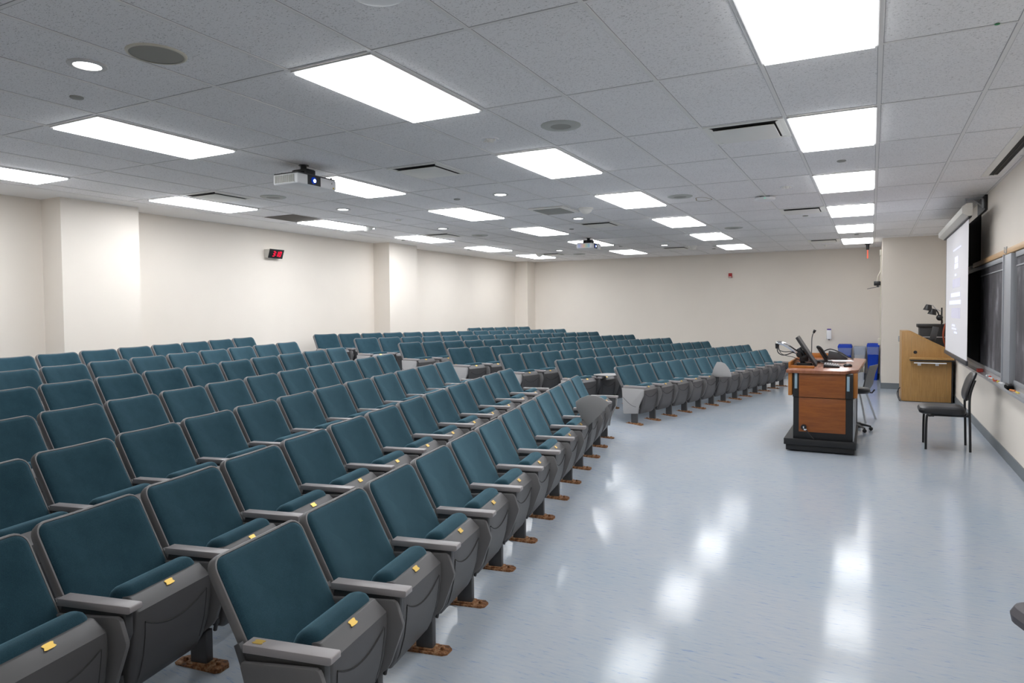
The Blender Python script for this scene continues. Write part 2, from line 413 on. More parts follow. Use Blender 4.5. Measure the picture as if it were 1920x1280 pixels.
# square air diffusers: plaque over a dark throat
t = None
vents = [(-1, 1.0, 'beside the second panel of the chalkboard line'), (-6, 1.0, 'right of the near projector'), (-11, 1.0, 'over the left seats, near the wall'), (-1, 5.0, 'in the middle of the chalkboard side'),
         (-6, 5.0, 'just before the far projector'), (-11, 5.0, 'on the left, above the middle pilaster'), (-1, 9.0, 'near the far wall on the right'), (-6, 9.0, 'near the far wall, middle'), (-11, 9.0, 'near the far wall on the left')]
for i, j, s in vents:
    loc = ((i + 0.5) * CX, (j + 0.25) * CY, CH)
    if t is None:
        t = thing('air_diffuser', 'square white ceiling air diffuser ' + s, 'air vent', loc, 0, 'square air diffusers')
        f = MB(); a = 0.293; c = 0.262
        f.box(-a, a, -a, -c, -0.008, -0.001).box(-a, a, c, a, -0.008, -0.001).box(-a, -c, -c, c, -0.008, -0.001).box(c, a, -c, c, -0.008, -0.001)
        part('frame', f, 'vent_paint', t)
        part('throat', MB().box(-c, c, -c, c, -0.004, -0.001), 'vent_dark', t)
        lv = MB()
        for q in ((-1, 0), (1, 0), (0, -1), (0, 1)):
            d0, d1 = 0.262, 0.232
            if q[0]: lv.add([(q[0] * d0, -d0, -0.007), (q[0] * d0, d0, -0.007), (q[0] * d1, d1, -0.012), (q[0] * d1, -d1, -0.012), (q[0] * d0, -d0, -0.004), (q[0] * d0, d0, -0.004), (q[0] * d1, d1, -0.009), (q[0] * d1, -d1, -0.009)], [(0, 1, 2, 3), (4, 5, 6, 7), (0, 1, 5, 4), (2, 3, 7, 6), (0, 3, 7, 4), (1, 2, 6, 5)])
        part('louvre', lv, 'vent_paint', t)
        part('plaque', MB().box(-0.222, 0.222, -0.222, 0.222, -0.026, -0.020), 'vent_paint', t, 0.003)
        part('hanger', MB().box(-0.02, 0.02, -0.02, 0.02, -0.021, -0.003), 'vent_dark', t)
    else: dup(t, loc, 0, 'square white ceiling air diffuser ' + s)
# return grilles
t = None
for i, j, s in ((-12, 2.5, 'at the left, above the near seats'), (-12, 9.55, 'at the far left corner')):
    loc = ((i + 0.5) * CX, (j + 0.25) * CY, CH)
    if t is None:
        t = thing('return_grille', 'square brown mesh return air grille ' + s, 'air vent', loc, 0, 'brown return grilles')
        f = MB(); a = 0.296; c = 0.283
        f.box(-a, a, -a, -c, -0.006, -0.001).box(-a, a, c, a, -0.006, -0.001).box(-a, -c, -c, c, -0.006, -0.001).box(c, a, -c, c, -0.006, -0.001)
        part('frame', f, 'brown_grille', t); part('mesh_panel', MB().box(-c, c, -c, c, -0.004, -0.001), 'brown_grille', t)
    else: dup(t, loc, 0, 'square brown mesh return air grille ' + s)
t = thing('flush_ceiling_speaker_panel', 'square cream framed panel with dark mesh centre on the ceiling', 'ceiling panel', (-5.5 * CX, 3.74 * CY, CH))
part('frame', MB().box(-0.26, 0.26, -0.30, 0.30, -0.022, -0.001), 'vent_paint', t, 0.01)
part('mesh', MB().box(-0.205, 0.205, -0.245, 0.245, -0.028, -0.020), 'beige_grille', t, 0.002)
# domes
t = None
for x, y, s in ((-2.91, 4.64, 'right of the dark square panel'), (-6.77, 4.72, 'over the end of a left wall light panel'), (-6.62, 10.95, 'over the last left light panel'), (-2.92, 11.0, 'near the far wall on the right')):
    if t is None:
        t = solo('dome_sensor', MB().lathe([(0.001, -0.085), (0.035, -0.080), (0.07, -0.055), (0.085, -0.028), (0.10, -0.022), (0.10, 0.0), (0.001, 0.0)], n=28), 'vent_paint', 'small pale ceiling dome sensor ' + s, 'sensor', (x, y, CH), 0, 'ceiling dome sensors')
    else: dup(t, (x, y, CH), 0, 'small pale ceiling dome sensor ' + s)
# flat concealed sprinkler caps
t = None
for x, y, s in ((-4.0, -1.51, 'at the upper left'), (-4.03, 3.12, 'left of a middle downlight'), (0.31, 3.07, 'between two chalkboard line panels'), (-4.0, 6.73, 'before the far projector'), (-7.53, 6.71, 'beside the middle pilaster'),
                (-0.32, 7.02, 'under the right middle diffuser'), (0.31, 10.31, 'before the last chalkboard line panel'), (-4.3, 10.2, 'beyond the far projector'), (-2.65, 11.9, 'at the far wall'), (-7.5, 9.1, 'at the far left')):
    if t is None:
        t = solo('sprinkler_cap', MB().lathe([(0.001, -0.012), (0.034, -0.011), (0.04, -0.007), (0.04, 0.0), (0.001, 0.0)], n=20), 'beige_grille', 'tiny flat round sprinkler cap ' + s, 'sprinkler', (x, y, CH), 0, 'flat sprinkler caps')
    else: dup(t, (x, y, CH), 0, 'tiny flat round sprinkler cap ' + s)
# smoke heads: ring with small spokes
t = None
for x, y, s in ((-2.2, 0.73, 'left of a large round speaker'), (-5.79, 4.25, 'above the left middle light panel'), (-0.30, 4.25, 'beside the third chalkboard line panel'), (-0.33, 12.3, 'before the far wall on the right')):
    if t is None:
        t = thing('smoke_head', 'small round white smoke detector head ' + s, 'smoke detector', (x, y, CH), 0, 'smoke detector heads')
        part('ring', MB().lathe([(0.038, -0.006), (0.07, -0.008), (0.074, 0.0), (0.038, 0.0)], n=24), 'white_plastic', t)
        k = MB().cyl((0, 0, -0.03), (0, 0, 0), 0.022, 0.036, 14)
        for a in range(4): k.box(0.045 * math.cos(a * PI / 2) - 0.008, 0.045 * math.cos(a * PI / 2) + 0.008, 0.045 * math.sin(a * PI / 2) - 0.008, 0.045 * math.sin(a * PI / 2) + 0.008, -0.022, -0.004)
        part('sensor', k, 'vent_paint', t)
    else: dup(t, (x, y, CH), 0, 'small round white smoke detector head ' + s)
# wireless access points
def access_point(loc, label, rz):
    t = thing('wireless_access_point', label, 'access point', loc, rz, 'white wireless access points')
    part('housing', MB().lathe([(0.001, -0.052), (0.09, -0.052), (0.115, -0.046), (0.125, -0.03), (0.118, -0.014), (0.001, -0.014)], n=36), 'white_plastic', t)
    part('bracket', MB().box(-0.06, 0.06, -0.06, 0.06, -0.014, 0.0), 'black_metal', t)
    part('status_light', MB().cyl((0.0, -0.124, -0.034), (0, -0.127, -0.034), 0.005, n=10), 'status_green', t)
    return t
ap = access_point((-0.62, 4.90, CH), 'white disc access point with green light on the ceiling', 0.12)
dup(ap, (-1.32, -1.80, CH), 0, 'white disc access point cut off by the top edge of the photo')
# brown ring stain
rg = MB(); n = 28; rin = []; rout = []
for k in range(n):
    a = 2 * PI * k / n; s_ = 1 + 0.12 * math.sin(3 * a + 0.6) + 0.05 * math.sin(5 * a)
    rin.append((0.085 * s_ * math.cos(a), 0.15 * s_ * math.sin(a))); rout.append((0.097 * s_ * math.cos(a), 0.165 * s_ * math.sin(a)))
rg.loft([[(x, y, -0.0008) for x, y in rin], [(x, y, -0.0008) for x, y in rout], [(x, y, 0) for x, y in rout], [(x, y, 0) for x, y in rin]], False, False)
solo('water_stain', rg, 'stain_brown', 'brown ring water stain on a ceiling tile', 'stain', (-1.34, 4.70, CH))
solo('green_sticker', MB().lathe([(0.001, -0.0015), (0.012, -0.0015), (0.012, 0), (0.001, 0)], n=12), 'green_paper', 'tiny green sticker on the ceiling grid at upper right', 'sticker', (2.0 * CX - 0.10, -0.02, CH - 0.004))
# slot diffuser along the chalkboard wall
t = thing('slot_diffuser', 'long cream linear slot diffuser in the ceiling above the chalkboard', 'air vent', (1.69, 2.0, CH))
part('frame', MB().box(-0.09, -0.025, -6, 2.68, -0.010, -0.001).box(0.055, 0.09, -6, 2.68, -0.010, -0.001).box(-0.025, 0.055, 2.62, 2.68, -0.010, -0.001), 'vent_paint', t, 0.002)
part('slot', MB().box(-0.025, 0.055, -6, 2.62, -0.004, -0.001), 'vent_dark', t)
part('vane', MB().box(0.012, 0.018, -6, 2.62, -0.010, -0.003), 'brown_grille', t)
# hanging red strip on a black ceiling mount
t = thing('hanging_strip', 'thin red strip hanging from a small black ceiling mount near the far wall', 'hanging strip', (0.487, 12.5, CH))
part('mount', MB().box(-0.055, 0.055, -0.05, 0.05, -0.02, -0.005).cyl((0, 0, -0.02), (0, 0, -0.135), 0.034, 0.026, 16), 'black_plastic', t)
part('strip', MB().box(-0.013, 0.013, -0.006, 0.006, -0.32, -0.13), 'orange_red', t, 0.002)

# ------------------------------------------------------------------ projectors
def projector(loc, label, grille):
    t = thing('projector', label, 'projector', loc, 0, 'ceiling projectors')
    # body: long in y, lens towards +x; near end (-y) carries the grille
    part('body', MB().box(-0.155, 0.155, -0.255, 0.255, -0.215, -0.118), 'white_plastic', t, 0.014, seg=3)
    part('top_cover', MB().box(-0.15, 0.15, -0.25, 0.25, -0.118, -0.108), 'dark_grey_plastic', t, 0.003)
    gr = part('grille', MB().box(-0.13, 0.118, -0.262, -0.254, -0.205, -0.128), 'white_plastic', t)
    sl = MB()
    for k in range(17): x = -0.122 + k * 0.0145; sl.box(x, x + 0.006, -0.2655, -0.2615, -0.201, -0.132)
    part('slats', sl, grille, gr)
    part('lens_window', MB().box(0.154, 0.159, -0.130, 0.035, -0.208, -0.122), 'black_plastic', t)
    ln = part('lens', MB().cyl((0.157, -0.055, -0.165), (0.166, -0.055, -0.165), 0.034, 0.030, 20), 'lens_blue', t)
    part('lamp_glow', MB().cyl((0.166, -0.050, -0.168), (0.168, -0.050, -0.168), 0.017, n=16), 'lens_glow', ln)
    part('button', MB().cyl((0.155, 0.19, -0.155), (0.158, 0.19, -0.155), 0.006, n=10), 'beige_grille', t)
    part('sticker', MB().box(0.154, 0.157, 0.205, 0.222, -0.205, -0.190), 'chalk_yellow', t)
    part('foot', MB().cyl((-0.10, -0.2, -0.108), (-0.10, -0.2, -0.095), 0.008, n=10).cyl((0.12, 0.22, -0.108), (0.12, 0.22, -0.092), 0.010, n=10), 'black_plastic', t)
    mt = MB().cyl((0, -0.02, -0.048), (0, -0.02, -0.004), 0.028, 0.028, 18).box(-0.085, 0.085, -0.07, 0.03, -0.066, -0.045).box(-0.09, -0.06, -0.08, 0.04, -0.095, -0.05).box(0.06, 0.09, -0.08, 0.04, -0.095, -0.05)
    mt.cyl((0, -0.02, -0.108), (0, -0.02, -0.06), 0.05, 0.035, 16).tube([(-0.09, -0.05, -0.10), (-0.04, -0.03, -0.085), (0.04, 0.0, -0.095), (0.1, 0.03, -0.108)], 0.010)
    mt.lathe([(0.001, -0.006), (0.05, -0.006), (0.05, 0), (0.001, 0)], (0, -0.02, 0))
    part('ceiling_mount', mt, 'black_metal', t, 0.003)
    return t
projector((-4.245, 0.755, CH), 'white ceiling projector nearest the camera with lit blue lens and pale grille', 'beige_grille')
projector((-4.29, 8.28, CH), 'far ceiling projector with rainbow coloured grille and lit lens', 'rainbow_grille')

# ------------------------------------------------------------------ auditorium seats
SP = 0.5319
B0 = Vector((-0.115, 0, 0.365)); UP = Vector((-0.217, 0, 0.397)).normalized(); NO = Vector((UP.z, 0, -UP.x)); LEN = 0.4525
YC = SP / 2
def rrect(w, h, r, n=5, m=6):
    r = max(min(r, w / 2 - 1e-4, h / 2 - 1e-4), 0.001); pts = []
    cs = [(w / 2 - r, h / 2 - r, 0), (-w / 2 + r, h / 2 - r, PI / 2), (-w / 2 + r, -h / 2 + r, PI), (w / 2 - r, -h / 2 + r, 3 * PI / 2)]
    for k, (cx, cy, a) in enumerate(cs):
        arc = [(cx + r * math.cos(a + t * PI / 2 / n), cy + r * math.sin(a + t * PI / 2 / n)) for t in range(n + 1)]
        nx = cs[(k + 1) % 4]; b = (nx[0] + r * math.cos(nx[2]), nx[1] + r * math.sin(nx[2]))
        pts += arc; a0 = arc[-1]
        for t in range(1, m): pts.append((a0[0] + (b[0] - a0[0]) * t / m, a0[1] + (b[1] - a0[1]) * t / m))
    return pts
def backpt(y, v, h):
    yy = (y) / 0.26
    return B0 + UP * v + NO * (h + 0.022 * yy * yy * (0.35 + 0.65 * v / LEN)) + Vector((0, YC + y, 0))
def padrings(w, h, r, prof):
    return [[backpt(p[0], p[1] + LEN / 2, hh) for p in rrect(w - 2 * i, h - 2 * i, r - i * 0.9)] for i, hh in prof]
shell_m = MB().loft(padrings(0.506, LEN, 0.055, [(0.06, -0.046), (0.018, -0.044), (0.003, -0.034), (0, -0.02), (0, -0.003), (0.003, 0.002), (0.009, 0.003), (0.011, -0.002)])).mesh('backrest', 'grey_plastic')
cush_m = MB().loft(padrings(0.484, LEN - 0.022, 0.046, [(0.0, -0.003), (0.001, 0.004), (0.008, 0.011), (0.022, 0.015), (0.05, 0.017), (0.09, 0.017), (0.13, 0.016), (0.17, 0.014), (0.205, 0.0135)])).mesh('back_cushion', 'teal_fabric')
def slab(x0, x1, w, z, r=0.02, tilt=0.0):
    return [(p[0] + (x0 + x1) / 2, p[1] + YC, z + tilt * (p[0])) for p in rrect(x1 - x0, 2 * w, r, 4, 4)]
pan = MB().loft([slab(-0.035, 0.035, 0.165, 0.128, 0.012), slab(-0.035, 0.05, 0.19, 0.145, 0.018), slab(-0.03, 0.072, 0.200, 0.19, 0.02), slab(-0.02, 0.096, 0.209, 0.27, 0.022), slab(-0.02, 0.109, 0.210, 0.36, 0.022),
                 slab(-0.015, 0.113, 0.205, 0.42, 0.02), slab(-0.01, 0.112, 0.199, 0.452, 0.014), slab(0.01, 0.068, 0.188, 0.498, 0.008), slab(0.012, 0.062, 0.186, 0.500, 0.006)])
pan_m = pan.mesh('seat_pan', 'pan_plastic')
sc = MB().loft([slab(-0.06, 0.02, 0.18, 0.165, 0.03), slab(-0.075, 0.04, 0.200, 0.19, 0.035), slab(-0.085, 0.05, 0.198, 0.26, 0.04), slab(-0.08, 0.06, 0.200, 0.36, 0.04), slab(-0.065, 0.060, 0.200, 0.44, 0.04), slab(-0.052, 0.058, 0.194, 0.485, 0.038), slab(-0.042, 0.053, 0.188, 0.507, 0.034), slab(-0.028, 0.045, 0.179, 0.521, 0.028), slab(-0.010, 0.035, 0.166, 0.529, 0.02), slab(0.002, 0.022, 0.14, 0.531, 0.008)])
sc_m = sc.mesh('seat_cushion', 'teal_fabric')
# raised inner panel of the pan, with a hanging arc as its top edge
def panx(z):
    T = [(0.128, 0.035), (0.145, 0.05), (0.19, 0.072), (0.27, 0.096), (0.36, 0.109), (0.42, 0.113), (0.452, 0.110)]
    for (a, xa), (b_, xb) in zip(T, T[1:]):
        if a <= z <= b_: return xa + (xb - xa) * (z - a) / (b_ - a)
    return 0.12
ip = MB(); grid = []
NU, NV = 12, 8
for jv in range(NV + 1):
    row = []
    for iu in range(NU + 1):
        u = -1 + 2 * iu / NU; zt = 0.352 + 0.052 * u * u; zb = 0.165; z = zb + (zt - zb) * jv / NV
        wy = (0.160 + 0.006 * (jv / NV)) * u
        row.append((panx(z) + 0.0035, YC + wy, z))
    grid.append(row)
fs = [(j * (NU + 1) + i, j * (NU + 1) + i + 1, (j + 1) * (NU + 1) + i + 1, (j + 1) * (NU + 1) + i) for j in range(NV) for i in range(NU)]
ip.add([p for r in grid for p in r], fs)
gb = MB()
edge = [grid[j][0] for j in range(NV, 0, -1)][::-1] + grid[NV][0:] + [grid[j][NU] for j in range(NV, 0, -1)]
gb.tube([(p[0] - 0.0015, p[1], p[2]) for p in edge[NV:]], 0.0030, 6)
ip_m = ip.mesh('underside_panel', 'pan_plastic'); gb_m = gb.mesh('groove', 'black_groove')
plate = MB(); cz = 0.479; px_ = 0.1; 
pl = [(-0.022, -0.009), (-0.014, -0.012), (0.014, -0.012), (0.022, -0.009), (0.017, 0.0), (0.022, 0.009), (0.014, 0.012), (-0.014, 0.012), (-0.022, 0.009), (-0.017, 0.0)]
ta = Vector((-0.024, 0, 0.020)).normalized(); na = Vector((0.020, 0, 0.024)).normalized(); c0 = Vector((0.0762, YC, 0.4905)) + na * 0.0005
plate.loft([[c0 + Vector((0, a, 0)) + ta * b_ + na * h for a, b_ in pl] for h in (0, 0.002)])
plate_m = plate.mesh('number_plate', 'brass')
# standard under the arm
STD = [(-0.150, 0.492), (0.140, 0.492), (0.140, 0.40), (0.085, 0.30), (0.035, 0.165), (0.0, 0.135), (-0.075, 0.135), (-0.115, 0.22), (-0.165, 0.42)]
def std_mesh(y): return MB().prism(STD, 'xz', y - 0.017, y + 0.017).mesh('side_frame', 'dark_grey_steel', 0.004)
def tab_mesh(y):
    P = [(-0.155, 0.464), (0.118, 0.480), (0.132, 0.474), (0.139, 0.462), (0.162, 0.390), (0.160, 0.375), (0.106, 0.230), (0.09, 0.205), (0.02, 0.150), (-0.065, 0.136), (-0.080, 0.146), (-0.160, 0.450)]
    return MB().prism(P, 'xz', y - 0.012, y + 0.007).mesh('folded_tablet', 'grey_laminate', 0.003)
ARM = lambda y: MB().prism([(-0.158, 0.491), (-0.158, 0.519), (0.168, 0.519), (0.172, 0.515), (0.172, 0.497), (0.160, 0.491)], 'xz', y - 0.029, y + 0.029)
arm_mesh = lambda y: ARM(y).mesh('armrest', 'grey_armrest', 0.003)
leg_mesh = lambda y: MB().box(-0.043, 0.043, y - 0.022, y + 0.022, -0.01, 0.16).mesh('leg', 'dark_grey_steel', 0.006)
def plate_base(y):
    b = MB().prism([(-0.12, -0.03), (-0.10, -0.045), (0.10, -0.045), (0.12, -0.03), (0.125, 0.02), (0.10, 0.045), (-0.10, 0.045), (-0.125, 0.02)], 'xy', -0.012, 0.010)
    b.cyl((-0.085, 0, 0.008), (-0.085, 0, 0.022), 0.012, 0.010, 8).cyl((0.085, 0, 0.008), (0.085, 0, 0.022), 0.012, 0.010, 8).box(-0.055, 0.055, -0.034, 0.034, 0.008, 0.018)
    b.xf(Matrix.Translation((0, y, 0))); return b.mesh('base_plate', 'rusty_steel', 0.003)
def hinge_mesh(y):
    return MB().cyl((-0.02, y, 0.195), (-0.02, y + 0.05, 0.195), 0.022, 0.022, 12).box(0.02, 0.05, y + 0.012, y + 0.04, 0.165, 0.215).cyl((0.04, y + 0.02, 0.14), (0.055, y + 0.02, 0.20), 0.009, n=8).mesh('hinge', 'dark_grey_steel', 0.002)
back_br = MB().prism([(-0.205, 0.50), (-0.185, 0.51), (-0.130, 0.40), (-0.125, 0.33), (-0.155, 0.33), (-0.165, 0.39)], 'xz', -0.012, 0.012)
brkt_m = back_br.mesh('back_bracket', 'dark_grey_steel', 0.002)
std0, stdR = std_mesh(0), std_mesh(SP)
tab0 = tab_mesh(-0.028)
arm0, armR = arm_mesh(0), arm_mesh(SP)
leg0, legR = leg_mesh(0), leg_mesh(SP)
bp0, bpR = plate_base(0), plate_base(SP)
hg0 = hinge_mesh(0.018); hgR = hinge_mesh(SP - 0.068)
ENDP = [(-0.172, 0.487), (0.148, 0.487), (0.160, 0.478), (0.150, 0.392), (0.085, 0.255), (0.070, 0.150), (-0.140, 0.132), (-0.150, 0.14)]
def end_mesh(y): return MB().prism(ENDP, 'xz', y - 0.012, y + 0.012).mesh('end_panel', 'pale_grey_laminate', 0.004)
endL = end_mesh(-0.031); endR = end_mesh(SP + 0.031)
arc = [(-0.155 + 0.20 * t, 0, 0.36 - 0.10 * math.sin(PI / 2 * min(1, t * 1.05)) - 0.02 * t) for t in [k / 10 for k in range(11)]]
arcL = MB().tube([(p[0], -0.0435, p[2]) for p in arc], 0.0025, 6).mesh('moulding_line', 'black_groove')
rowpl_m = MB().loft([[(-0.115 + a * 0.9, b_ * 1.1, 0.5195 + h) for a, b_ in [(p[0], p[1]) for p in pl]] for h in (0, 0.0015)]).mesh('row_plate', 'brass')
raised_tab = None

def seat_parts(t, left='mid', right=None, tab=True):
    bk = link('backrest', shell_m, t); link('back_cushion', cush_m, bk)
    sp_ = link('seat_pan', pan_m, t); link('seat_cushion', sc_m, sp_); link('underside_panel', ip_m, sp_); link('groove', gb_m, sp_); link('number_plate', plate_m, sp_)
    sf = link('side_frame', std0, t); link('hinge', hg0, sf); link('back_bracket', brkt_m, sf)
    am = link('armrest', arm0, t)
    lg = link('leg', leg0, t); link('base_plate', bp0, lg)
    if left == 'end':
        e = link('end_panel', endL, t); link('moulding_line', arcL, e); link('row_plate', rowpl_m, am)
    elif left == 'endtab':
        link('folded_tablet', tab0, t); link('row_plate', rowpl_m, am)
    elif tab: link('folded_tablet', tab0, t)
    if right == 'end':
        s2 = link('side_frame', stdR, t); link('hinge', hgR, s2); link('armrest', armR, t); l2 = link('leg', legR, t); link('base_plate', bpR, l2); link('end_panel', endR, t)

def raised_tablet(t, kind):
    if kind == 'near':       # fan shaped tablet standing upright beside the arm
        P = [(0.105, 0.43), (0.03, 0.52), (-0.012, 0.60), (-0.022, 0.665), (0.03, 0.705), (0.103, 0.733), (0.175, 0.733), (0.241, 0.712), (0.31, 0.668), (0.315, 0.655), (0.20, 0.525)]
        o = part('writing_tablet', MB().prism(P, 'xz', -0.052, -0.034), 'tablet_laminate', t, 0.004, 'raised fan shaped grey writing tablet')
        part('tablet_pivot', MB().cyl((0.10, -0.036, 0.455), (0.10, -0.012, 0.455), 0.016, n=12), 'dark_grey_steel', o)
    elif kind == 'tilted':
        P = [(0.06, 0.475), (0.035, 0.53), (0.06, 0.62), (0.115, 0.722), (0.19, 0.722), (0.25, 0.698), (0.31, 0.63), (0.355, 0.53), (0.36, 0.487), (0.20, 0.478)]
        o = part('writing_tablet', MB().prism(P, 'xz', -0.052, -0.034), 'pale_grey_laminate', t, 0.004, 'raised quarter-round writing tablet')
        part('tablet_pivot', MB().cyl((0.10, -0.036, 0.485), (0.10, -0.012, 0.485), 0.016, n=12), 'dark_grey_steel', o)
    else:
        P = [(0.0, 0.02), (0.02, 0.20), (0.06, 0.30), (0.17, 0.34), (0.29, 0.30), (0.34, 0.22), (0.34, 0.04), (0.30, -0.02), (0.04, -0.02)]
        o = part('writing_tablet', MB().prism(P, 'xy', 0.530, 0.545), 'pale_grey_laminate', t, 0.004, 'writing tablet swung out flat over the seat')
        part('tablet_pivot', MB().cyl((0.09, 0.0, 0.40), (0.09, 0.01, 0.530), 0.014, 0.045, 12), 'dark_grey_steel', o)

ROWS = [(-1.0821, -2.594, -0.1924, -0.0004), (-1.9332, -2.6958, -0.1955, 0.0044), (-2.9814, -2.154, -0.1917, 0.0049), (-4.0161, -1.5827, -0.2014, 0.0027), (-5.1217, -0.9989, -0.1902, 0.0023), (-6.1134, -0.4635, -0.2053, 0.0014), (-7.0724, 0.0027, -0.2213, -0.0033),
        (-2.2729, 4.7867, 0.1865, 0.0003), (-3.1835, 4.7851, 0.1938, -0.0023), (-4.0916, 4.7538, 0.1886, -0.0009), (-5.0501, 4.812, 0.187, 0.0007), (-6.0155, 4.8289, 0.1881, 0.0017), (-6.9118, 4.7854, 0.1832, 0.0001), (-7.7626, 4.7237, 0.1735, 0.0014), (-7.6366, 9.6778, 0.1313, 0.0002)]
NEAR_N = [12, 12, 11, 10, 9, 8, 7]; FAR_N = [12, 15, 15, 15, 15, 15, 15, 5]
def chain(q, n, k0):
    x, y, th, ka = q; out = {}
    for k in range(n):
        t = th + ka * (k + 0.5 - 6); out[k] = (x, y, t); x += SP * math.sin(t); y += SP * math.cos(t)
    if k0 < 0:
        x, y = q[0], q[1]
        for k in range(-1, k0 - 1, -1):
            t = th + ka * (k + 0.5 - 6); x -= SP * math.sin(t); y -= SP * math.cos(t); out[k] = (x, y, t)
    return out
protos = {}
def seat(x, y, th, variant, label, group, special=None):
    z = fz(x)
    if variant not in protos or special:
        t = thing('auditorium_seat', label, 'seat', (x, y, z), -th, group)
        seat_parts(t, variant[0], variant[1], tab=special is None)
        if special: raised_tablet(t, special)
        else: protos[variant] = t
        return t
    return dup(protos[variant], (x, y, z), -th, label, group)
for r, q in enumerate(ROWS):
    near = r < 7; rn = r + 1 if near else r - 6
    n = NEAR_N[r] if near else FAR_N[r - 7]
    k0 = 0 if (not near or r == 0) else -1
    rowname = 'front row' if rn == 1 else ordinal(rn) + ' row'
    for k, (x, y, th) in sorted(chain(q, n, k0).items()):
        if near:
            pos = n - k                # counted from the aisle
            left = 'endtab' if (r == 0 and k == 0) else 'mid'; right = 'end' if k == n - 1 else None
            lab = 'teal folding seat, %s from the middle aisle in the %s of the near block' % (ordinal(pos), rowname)
            grp = 'seats in the near block'
        else:
            pos = k + 1; left = 'end' if k == 0 else 'mid'; right = 'end' if k == n - 1 else None
            if rn == 8: lab = 'teal folding seat, %s from the left in the short last row by the left wall' % ordinal(pos)
            else: lab = 'teal folding seat, %s from the middle aisle in the %s of the far block' % (ordinal(pos), rowname)
            grp = 'seats in the far block'
        sp_ = None
        if r == 0 and k == 9: sp_ = 'near'; lab = 'near block front row seat with its fan shaped grey writing tablet raised upright'
        if r == 7 and k == 5: sp_ = 'tilted'; lab = 'far block front row seat with its pale quarter-round writing tablet raised'
        if r == 8 and k == 1: sp_ = 'flat'; lab = 'far block second row seat with its writing tablet swung out flat'
        seat(x, y, th, (left, right), lab, grp, sp_)

# ------------------------------------------------------------------ wall items on the left and far wall
t = thing('wall_clock', 'black digital wall clock with red 3:10 digits on the left wall', 'clock', (XL, 4.19, 2.59))
part('housing', MB().prism([(0.0, 0.075), (0.135, 0.075), (0.085, -0.062), (0.0, -0.068)], 'xz', -0.15, 0.15), 'case_paint', t, 0.003)
fa = Vector((0.135, 0, 0.077)); fb = Vector((0.085, 0, -0.064)); fn = Vector((fa.z - fb.z, 0, -(fa.x - fb.x))).normalized(); fu = (fa - fb).normalized()
ctr = (fa + fb) / 2 + fn * 0.002
def facebox(mb, a0, a1, b0, b1, h0, h1, slant=0.0):
    P = lambda a, b_, h: ctr + Vector((0, a + slant * b_, 0)) + fu * b_ + fn * h
    mb.add([P(a0, b0, h0), P(a1, b0, h0), P(a1, b1, h0), P(a0, b1, h0), P(a0, b0, h1), P(a1, b0, h1), P(a1, b1, h1), P(a0, b1, h1)], [(0, 1, 2, 3), (4, 5, 6, 7), (0, 1, 5, 4), (1, 2, 6, 5), (2, 3, 7, 6), (3, 0, 4, 7)])
fc = MB(); facebox(fc, -0.152, 0.152, -0.077, 0.077, -0.002, 0.012); face = part('face', fc, 'black_plastic', t, 0.002)
SEG = {'a': (0, 1, 0.5), 'b': 1, 'c': 1}
def digit(mb, ch, ox):
    W, H, T = 0.044, 0.088, 0.010
    segs = {'3': 'abgcd', '1': 'bc', '0': 'abcdef'}[ch]
    for s_ in segs:
        if s_ == 'a': r4 = (ox + T * .6, ox + W - T * .6, H / 2 - T, H / 2)
        if s_ == 'g': r4 = (ox + T * .6, ox + W - T * .6, -T / 2, T / 2)
        if s_ == 'd': r4 = (ox + T * .6, ox + W - T * .6, -H / 2, -H / 2 + T)
        if s_ == 'b': r4 = (ox + W - T, ox + W, 0.003, H / 2 - 0.003)
        if s_ == 'c': r4 = (ox + W - T, ox + W, -H / 2 + 0.003, -0.003)
        if s_ == 'f': r4 = (ox, ox + T, 0.003, H / 2 - 0.003)
        if s_ == 'e': r4 = (ox, ox + T, -H / 2 + 0.003, -0.003)
        facebox(mb, *r4, 0.0122, 0.014, 0.12)
dg = MB(); digit(dg, '3', -0.075); digit(dg, '1', -0.005); digit(dg, '0', 0.058)
for b_ in (-0.02, 0.02): facebox(dg, -0.014, -0.007, b_ - 0.004, b_ + 0.004, 0.0122, 0.014, 0.12)
part('digits', dg, 'led_red', face, 0, 'glowing red digits reading 3:10')

t = thing('fire_alarm', 'small red fire alarm strobe high on the far wall', 'fire alarm', (-2.57, YF, 2.46))
part('housing', MB().box(-0.042, 0.042, -0.045, 0, -0.055, 0.055), 'red_plastic', t, 0.005)
part('strobe', MB().box(-0.032, 0.032, -0.062, -0.045, -0.047, -0.030), 'white_plastic', t, 0.003)
t = thing('soap_dispenser', 'white hand sanitizer dispenser with purple top on the far wall', 'dispenser', (-0.31, YF, 1.01))
part('body', MB().box(-0.052, 0.052, -0.09, 0, -0.115, 0.10), 'white_plastic', t, 0.012)
part('lid', MB().box(-0.042, 0.042, -0.085, -0.005, 0.10, 0.128), 'purple_plastic', t, 0.006)
part('nozzle', MB().cyl((0, -0.05, -0.115), (0, -0.05, -0.14), 0.015, 0.01, 12), 'dark_grey_plastic', t)

